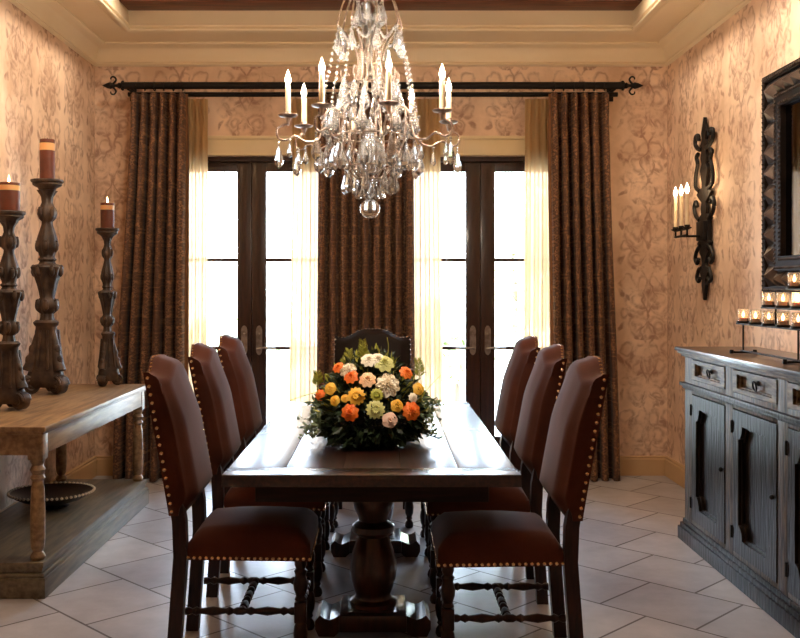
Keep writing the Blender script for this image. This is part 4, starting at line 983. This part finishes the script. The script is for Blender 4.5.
for s in (-1, 1):
    w0 = sorted((s*(myh-0.04), s*(myh-fw+0.09))); studs(-mzh+0.04, mzh-0.04, 10, w0, False)
    w0 = sorted((s*(mzh-0.04), s*(mzh-fh+0.08))); studs(-myh+fw-0.08, myh-fw+0.08, 11, w0, True)
mb.build('pyramid_studs', 'pewter', Mi, smooth=False)
mb = MB()
def beadline(y, z, r, sp):
    for s in (-1, 1):
        n = int(2*z/sp)
        for i in range(n+1): mb.ball(fm(s*y, -z+2*z*i/n, 0.056), r, sub=1)
        n = int(2*y/sp)
        for i in range(1, n): mb.ball(fm(-y+2*y*i/n, s*z, 0.056), r, sub=1)
for bq in ((myh-0.018, mzh-0.018, 0.010, 0.026), (myh-fw+0.07, mzh-fh+0.06, 0.009, 0.024), (myh-fw+0.015, mzh-fh+0.015, 0.009, 0.024)):
    mb = MB(); beadline(*bq); mb.build('beading', 'pewter', Mi)
MB().box(-0.024, -0.02, -(myh-fw+0.01), myh-fw+0.01, -(mzh-fh+0.01), mzh-fh+0.01).build('mirror_glass', 'mirror', Mi, smooth=False)

# ------------------------------------------------------------------ wrought iron sconce on the right wall
Sc = thing('wall_sconce', 'tall wrought iron wall sconce with three lit candle bulbs on the right wall', 'sconce', (XR, 6.46, 1.362))
H = 1.23
half = [(0.0, 0.003), (0.04, 0.016), (0.10, 0.038), (0.13, 0.026), (0.15, 0.045), (0.19, 0.085), (0.215, 0.05), (0.25, 0.03), (0.29, 0.045), (0.325, 0.09), (0.345, 0.075), (0.36, 0.11), (0.385, 0.13), (0.40, 0.10),
        (0.53, 0.10), (0.545, 0.14), (0.56, 0.09), (0.58, 0.045), (0.62, 0.06), (0.66, 0.04), (0.69, 0.10), (0.72, 0.145), (0.745, 0.09), (0.76, 0.04), (0.82, 0.05), (0.88, 0.075), (0.92, 0.04), (0.96, 0.06), (1.0, 0.045), (1.05, 0.07), (1.08, 0.03), (1.13, 0.05), (1.18, 0.022), (1.23, 0.003)]
poly = [(w, z) for z, w in half]+[(-w, z) for z, w in reversed(half)]
fs = lambda p, q, h: (-h, p, q)
mb = MB()
for (z, w), (z2, w2) in zip(half, half[1:]):
    mb.prism([(-w, z), (w, z), (w2, z2), (-w2, z2)], 0.012, 0.034, fs)
mb.tube([(-0.002, 0, 0.35), (-0.02, 0, 0.35)], 0.02).tube([(-0.002, 0, 0.95), (-0.02, 0, 0.95)], 0.02)
mb.box(-0.06, -0.012, -0.075, 0.075, 0.40, 0.53, 0.006)
mb.build('backplate', 'iron', Sc, angle=30)
for s in (-1, 1):
    for ctrl, r in (([(0.09, 0.74), (0.17, 0.78), (0.165, 0.86), (0.13, 0.93), (0.155, 0.98), (0.12, 1.0)], 0.014),
                    ([(0.04, 1.02), (0.11, 1.03), (0.175, 1.07), (0.17, 1.12), (0.12, 1.125), (0.11, 1.09)], 0.015),
                    ([(0.09, 0.545), (0.17, 0.58), (0.20, 0.64), (0.165, 0.675), (0.14, 0.64)], 0.014),
                    ([(0.06, 0.37), (0.14, 0.34), (0.18, 0.285), (0.14, 0.25), (0.11, 0.28)], 0.014),
                    ([(0.04, 0.22), (0.11, 0.205), (0.145, 0.15), (0.11, 0.125), (0.08, 0.15)], 0.013)):
        MB().tube(spline([(-0.03, s*y, z) for y, z in ctrl], 6), r, 8).build('scroll', 'iron', Sc)
mb = MB(); zc = 0.477
mb.tube([(-0.05, 0, 0.43), (-0.183, 0, 0.43)], 0.008).tube([(-0.183, 0.13, 0.43), (-0.183, -0.13, 0.43)], 0.008)
mb.tube([(-0.183, 0.15, zc-0.006), (-0.183, -0.15, zc-0.006)], 0.006)
for y in (0.126, 0, -0.126): mb.tube([(-0.183, y, 0.43), (-0.183, y, zc)], 0.007).lathe([(0.012, zc-0.008), (0.028, zc), (0.03, zc+0.006), (0.018, zc+0.006), (0.018, zc+0.022), (0.0165, zc+0.022)], 16, (-0.183, y, 0))
mb.build('candle_bracket', 'iron', Sc)
FLAME = [(0.002, 0), (0.0065, 0.004), (0.012, 0.018), (0.0125, 0.028), (0.009, 0.045), (0.004, 0.060), (0.0008, 0.072)]
for y in (0.126, 0, -0.126):
    c = MB().lathe([(0.0125, zc+0.005), (0.0125, zc+0.225), (0.008, zc+0.228)], 16, (-0.183, y, 0)).build('candle_tube', 'candle_sleeve', Sc)
    MB().lathe([(r*1.15, z*1.0+zc+0.228) for r, z in FLAME], 14, (-0.183, y, 0)).build('flame_bulb', 'bulb', c)
point('sconce_light', (-0.183, 0, zc+0.30), 5.0, (1, 0.68, 0.36), 0.05, Sc)

# ------------------------------------------------------------------ crystal chandelier
HX, HY = -0.066, 4.5
Ch = thing('chandelier', 'ornate beaded crystal chandelier with candle bulbs hanging above the dining table', 'chandelier', (HX, HY, 0))
def beaded(mb, ctrl, r, n=10, seg=8):
    pts = spline(ctrl, n); P = [pts[0]]; step = 0.0042; acc = 0
    for a, b in zip(pts, pts[1:]):
        L = (b-a).length; k = max(1, int(L/step+0.5))
        for i in range(1, k+1): P.append(a.lerp(b, i/k))
    mb.tube(P, r, seg, [r*(1.0 if i % 2 else 0.68) for i in range(len(P))])
A8 = [math.radians(-32+45*k)-PI/2 for k in range(8)]
cyl = lambda a, r, z: Vector((r*math.cos(a), r*math.sin(a), z))
mb = MB()
mb.tube([(0, 0, 2.9), (0, 0, ZT-0.03)], 0.008, 8)
mb.build('hanging_rod', 'chand_metal', Ch)
MB().lathe([(0.012, ZT-0.045), (0.05, ZT-0.03), (0.065, ZT-0.008), (0.065, ZT-0.001)], 24).build('canopy', 'chand_metal', Ch)
MB().lathe([(0.006, 2.42), (0.018, 2.44), (0.012, 2.47), (0.012, 2.60), (0.03, 2.64), (0.05, 2.70), (0.045, 2.75), (0.02, 2.79), (0.014, 2.85), (0.035, 2.88), (0.035, 2.90), (0.01, 2.93)], 20, lobes=8, depth=0.06).build('crystal_stem', 'crystal', Ch)
MB().lathe([(0.02, 1.975), (0.05, 1.985), (0.062, 2.02), (0.058, 2.07), (0.034, 2.13), (0.02, 2.17), (0.026, 2.20), (0.016, 2.215), (0.004, 2.24)], 24, lobes=12, depth=0.05).build('crystal_vase', 'crystal', Ch)
for a in A8:
    mb = MB(); beaded(mb, [cyl(a, r, z) for r, z in ((0.02, 2.93), (0.07, 2.88), (0.12, 2.79), (0.148, 2.70), (0.15, 2.665), (0.11, 2.63), (0.07, 2.56), (0.055, 2.48), (0.075, 2.415), (0.115, 2.40), (0.14, 2.43), (0.132, 2.465), (0.115, 2.455))], 0.0054)
    mb.build('crown_scroll', 'chand_metal', Ch)
    a2 = a+math.radians(22.5); mb = MB()
    beaded(mb, [cyl(a2, r, z) for r, z in ((0.045, 2.58), (0.05, 2.50), (0.06, 2.42), (0.075, 2.36), (0.11, 2.36), (0.155, 2.31), (0.172, 2.22), (0.16, 2.13), (0.13, 2.05), (0.08, 1.98), (0.03, 1.945), (0.01, 1.94))], 0.0052)
    mb.build('cage_bar', 'chand_metal', Ch)
    mb = MB(); beaded(mb, [cyl(a, r, z) for r, z in ((0.145, 2.06), (0.12, 2.13), (0.125, 2.22), (0.16, 2.28), (0.205, 2.26), (0.225, 2.19), (0.245, 2.135), (0.30, 2.12), (0.35, 2.145), (0.395, 2.125), (0.43, 2.135), (0.435, 2.175), (0.405, 2.195), (0.385, 2.205))], 0.006)
    arm = mb.build('arm', 'chand_metal', Ch)
    c = cyl(a, 0.385, 0)
    MB().lathe([(0.006, 2.195), (0.010, 2.215), (0.014, 2.228), (0.040, 2.234), (0.046, 2.241), (0.043, 2.243), (0.014, 2.238), (0.014, 2.255), (0.012, 2.256)], 20, c).build('bobeche', 'chand_metal', arm)
    MB().lathe([(0.0125, 2.24), (0.013, 2.245), (0.0125, 2.375), (0.008, 2.378)], 16, c).build('candle_tube', 'candle_sleeve', arm)
    MB().lathe([(r*1.15, z+2.377) for r, z in FLAME], 14, c).build('flame_bulb', 'bulb', arm)
    point('bulb_light', c+Vector((0, 0, 2.42)), 16, (1, 0.83, 0.64), 0.03, Ch)
for r, z, rr in ((0.165, 2.155, 0.005), (0.105, 2.015, 0.005), (0.06, 1.955, 0.006), (0.10, 2.40, 0.004)):
    pts = [(r*math.cos(2*PI*k/64), r*math.sin(2*PI*k/64), z) for k in range(64)]
    MB().tube(pts, rr, 8, [rr*(1 if k % 2 else 0.65) for k in range(64)], closed=True).build('hoop', 'chand_metal', Ch)
# faceted drops share a few meshes
def drop_mesh(L, w):
    """a pear-shaped faceted crystal with two beads above it, hanging from its origin"""
    mb = MB(); mb.ball((0, 0, -0.008), 0.007, sub=1); mb.ball((0, 0, -0.021), 0.0055, sub=1)
    mb.lathe([(0.002, -0.027), (w*0.35, -0.027-L*0.12), (w*0.62, -0.027-L*0.38), (w, -0.027-L*0.66), (w*0.78, -0.027-L*0.86), (w*0.1, -0.027-L)], 8)
    o = mb.build('crystal_drop', 'crystal', Ch, smooth=False); return o
def hang(proto_, p, rz):
    o = proto_.copy(); COL.objects.link(o); o.location = p; o.rotation_euler = (0, 0, rz); return o
big, mid, sml = drop_mesh(0.125, 0.029), drop_mesh(0.10, 0.023), drop_mesh(0.065, 0.015)
first = {id(big): 1, id(mid): 1, id(sml): 1}
def put(pr, p, rz):
    if first.pop(id(pr), None): pr.location = p; pr.rotation_euler = (0, 0, rz); return pr
    o = pr.copy(); COL.objects.link(o); o.location = p; o.rotation_euler = (0, 0, rz); return o
for i, a in enumerate(A8):
    put(big, cyl(a, 0.238, 2.128), a); put(mid, cyl(a, 0.428, 2.122), a); put(sml, cyl(a+0.11, 0.385, 2.130), a); put(sml, cyl(a-0.12, 0.30, 2.112), a)
    b = a+math.radians(22.5)
    put(big, cyl(b, 0.172, 2.15), b); put(mid, cyl(b, 0.118, 2.01), b); put(sml, cyl(a, 0.062, 1.952), a)
    put(big, cyl(b, 0.205, 2.30), b); put(big, cyl(b, 0.14, 2.40), b)
    put(mid, cyl(a, 0.150, 2.655), a); put(mid, cyl(a, 0.13, 2.435), a); put(mid, cyl(b, 0.06, 2.80), b)
for k in range(8):   # bead garlands swagged between the arms
    a, b = A8[k], A8[k]+math.radians(45)
    strands = ([cyl(a+(b-a)*i/12, 0.235-0.03*math.sin(PI*i/12), 2.255-0.075*math.sin(PI*i/12)) for i in range(13)],
               [cyl(a+(b-a)*i/12, 0.14-0.02*math.sin(PI*i/12), 2.655-0.06*math.sin(PI*i/12)) for i in range(13)],
               [cyl(a, 0.150+0.075*i/15+0.01*math.sin(PI*i/15), 2.655-0.37*i/15-0.03*math.sin(PI*i/15)) for i in range(16)])
    for st_ in strands:
        mb = MB(); mb.tube(st_, 0.0012, 4)
        for p in st_: mb.ball(p, 0.0085, sub=1)
        mb.build('bead_garland', 'crystal', Ch)
mb = MB(); mb.ball((0, 0, 1.817), 0.047, sub=3).lathe([(0.004, 1.862), (0.012, 1.868), (0.008, 1.88), (0.014, 1.892), (0.008, 1.905), (0.010, 1.92), (0.003, 1.945)], 12); mb.build('crystal_ball', 'crystal', Ch)
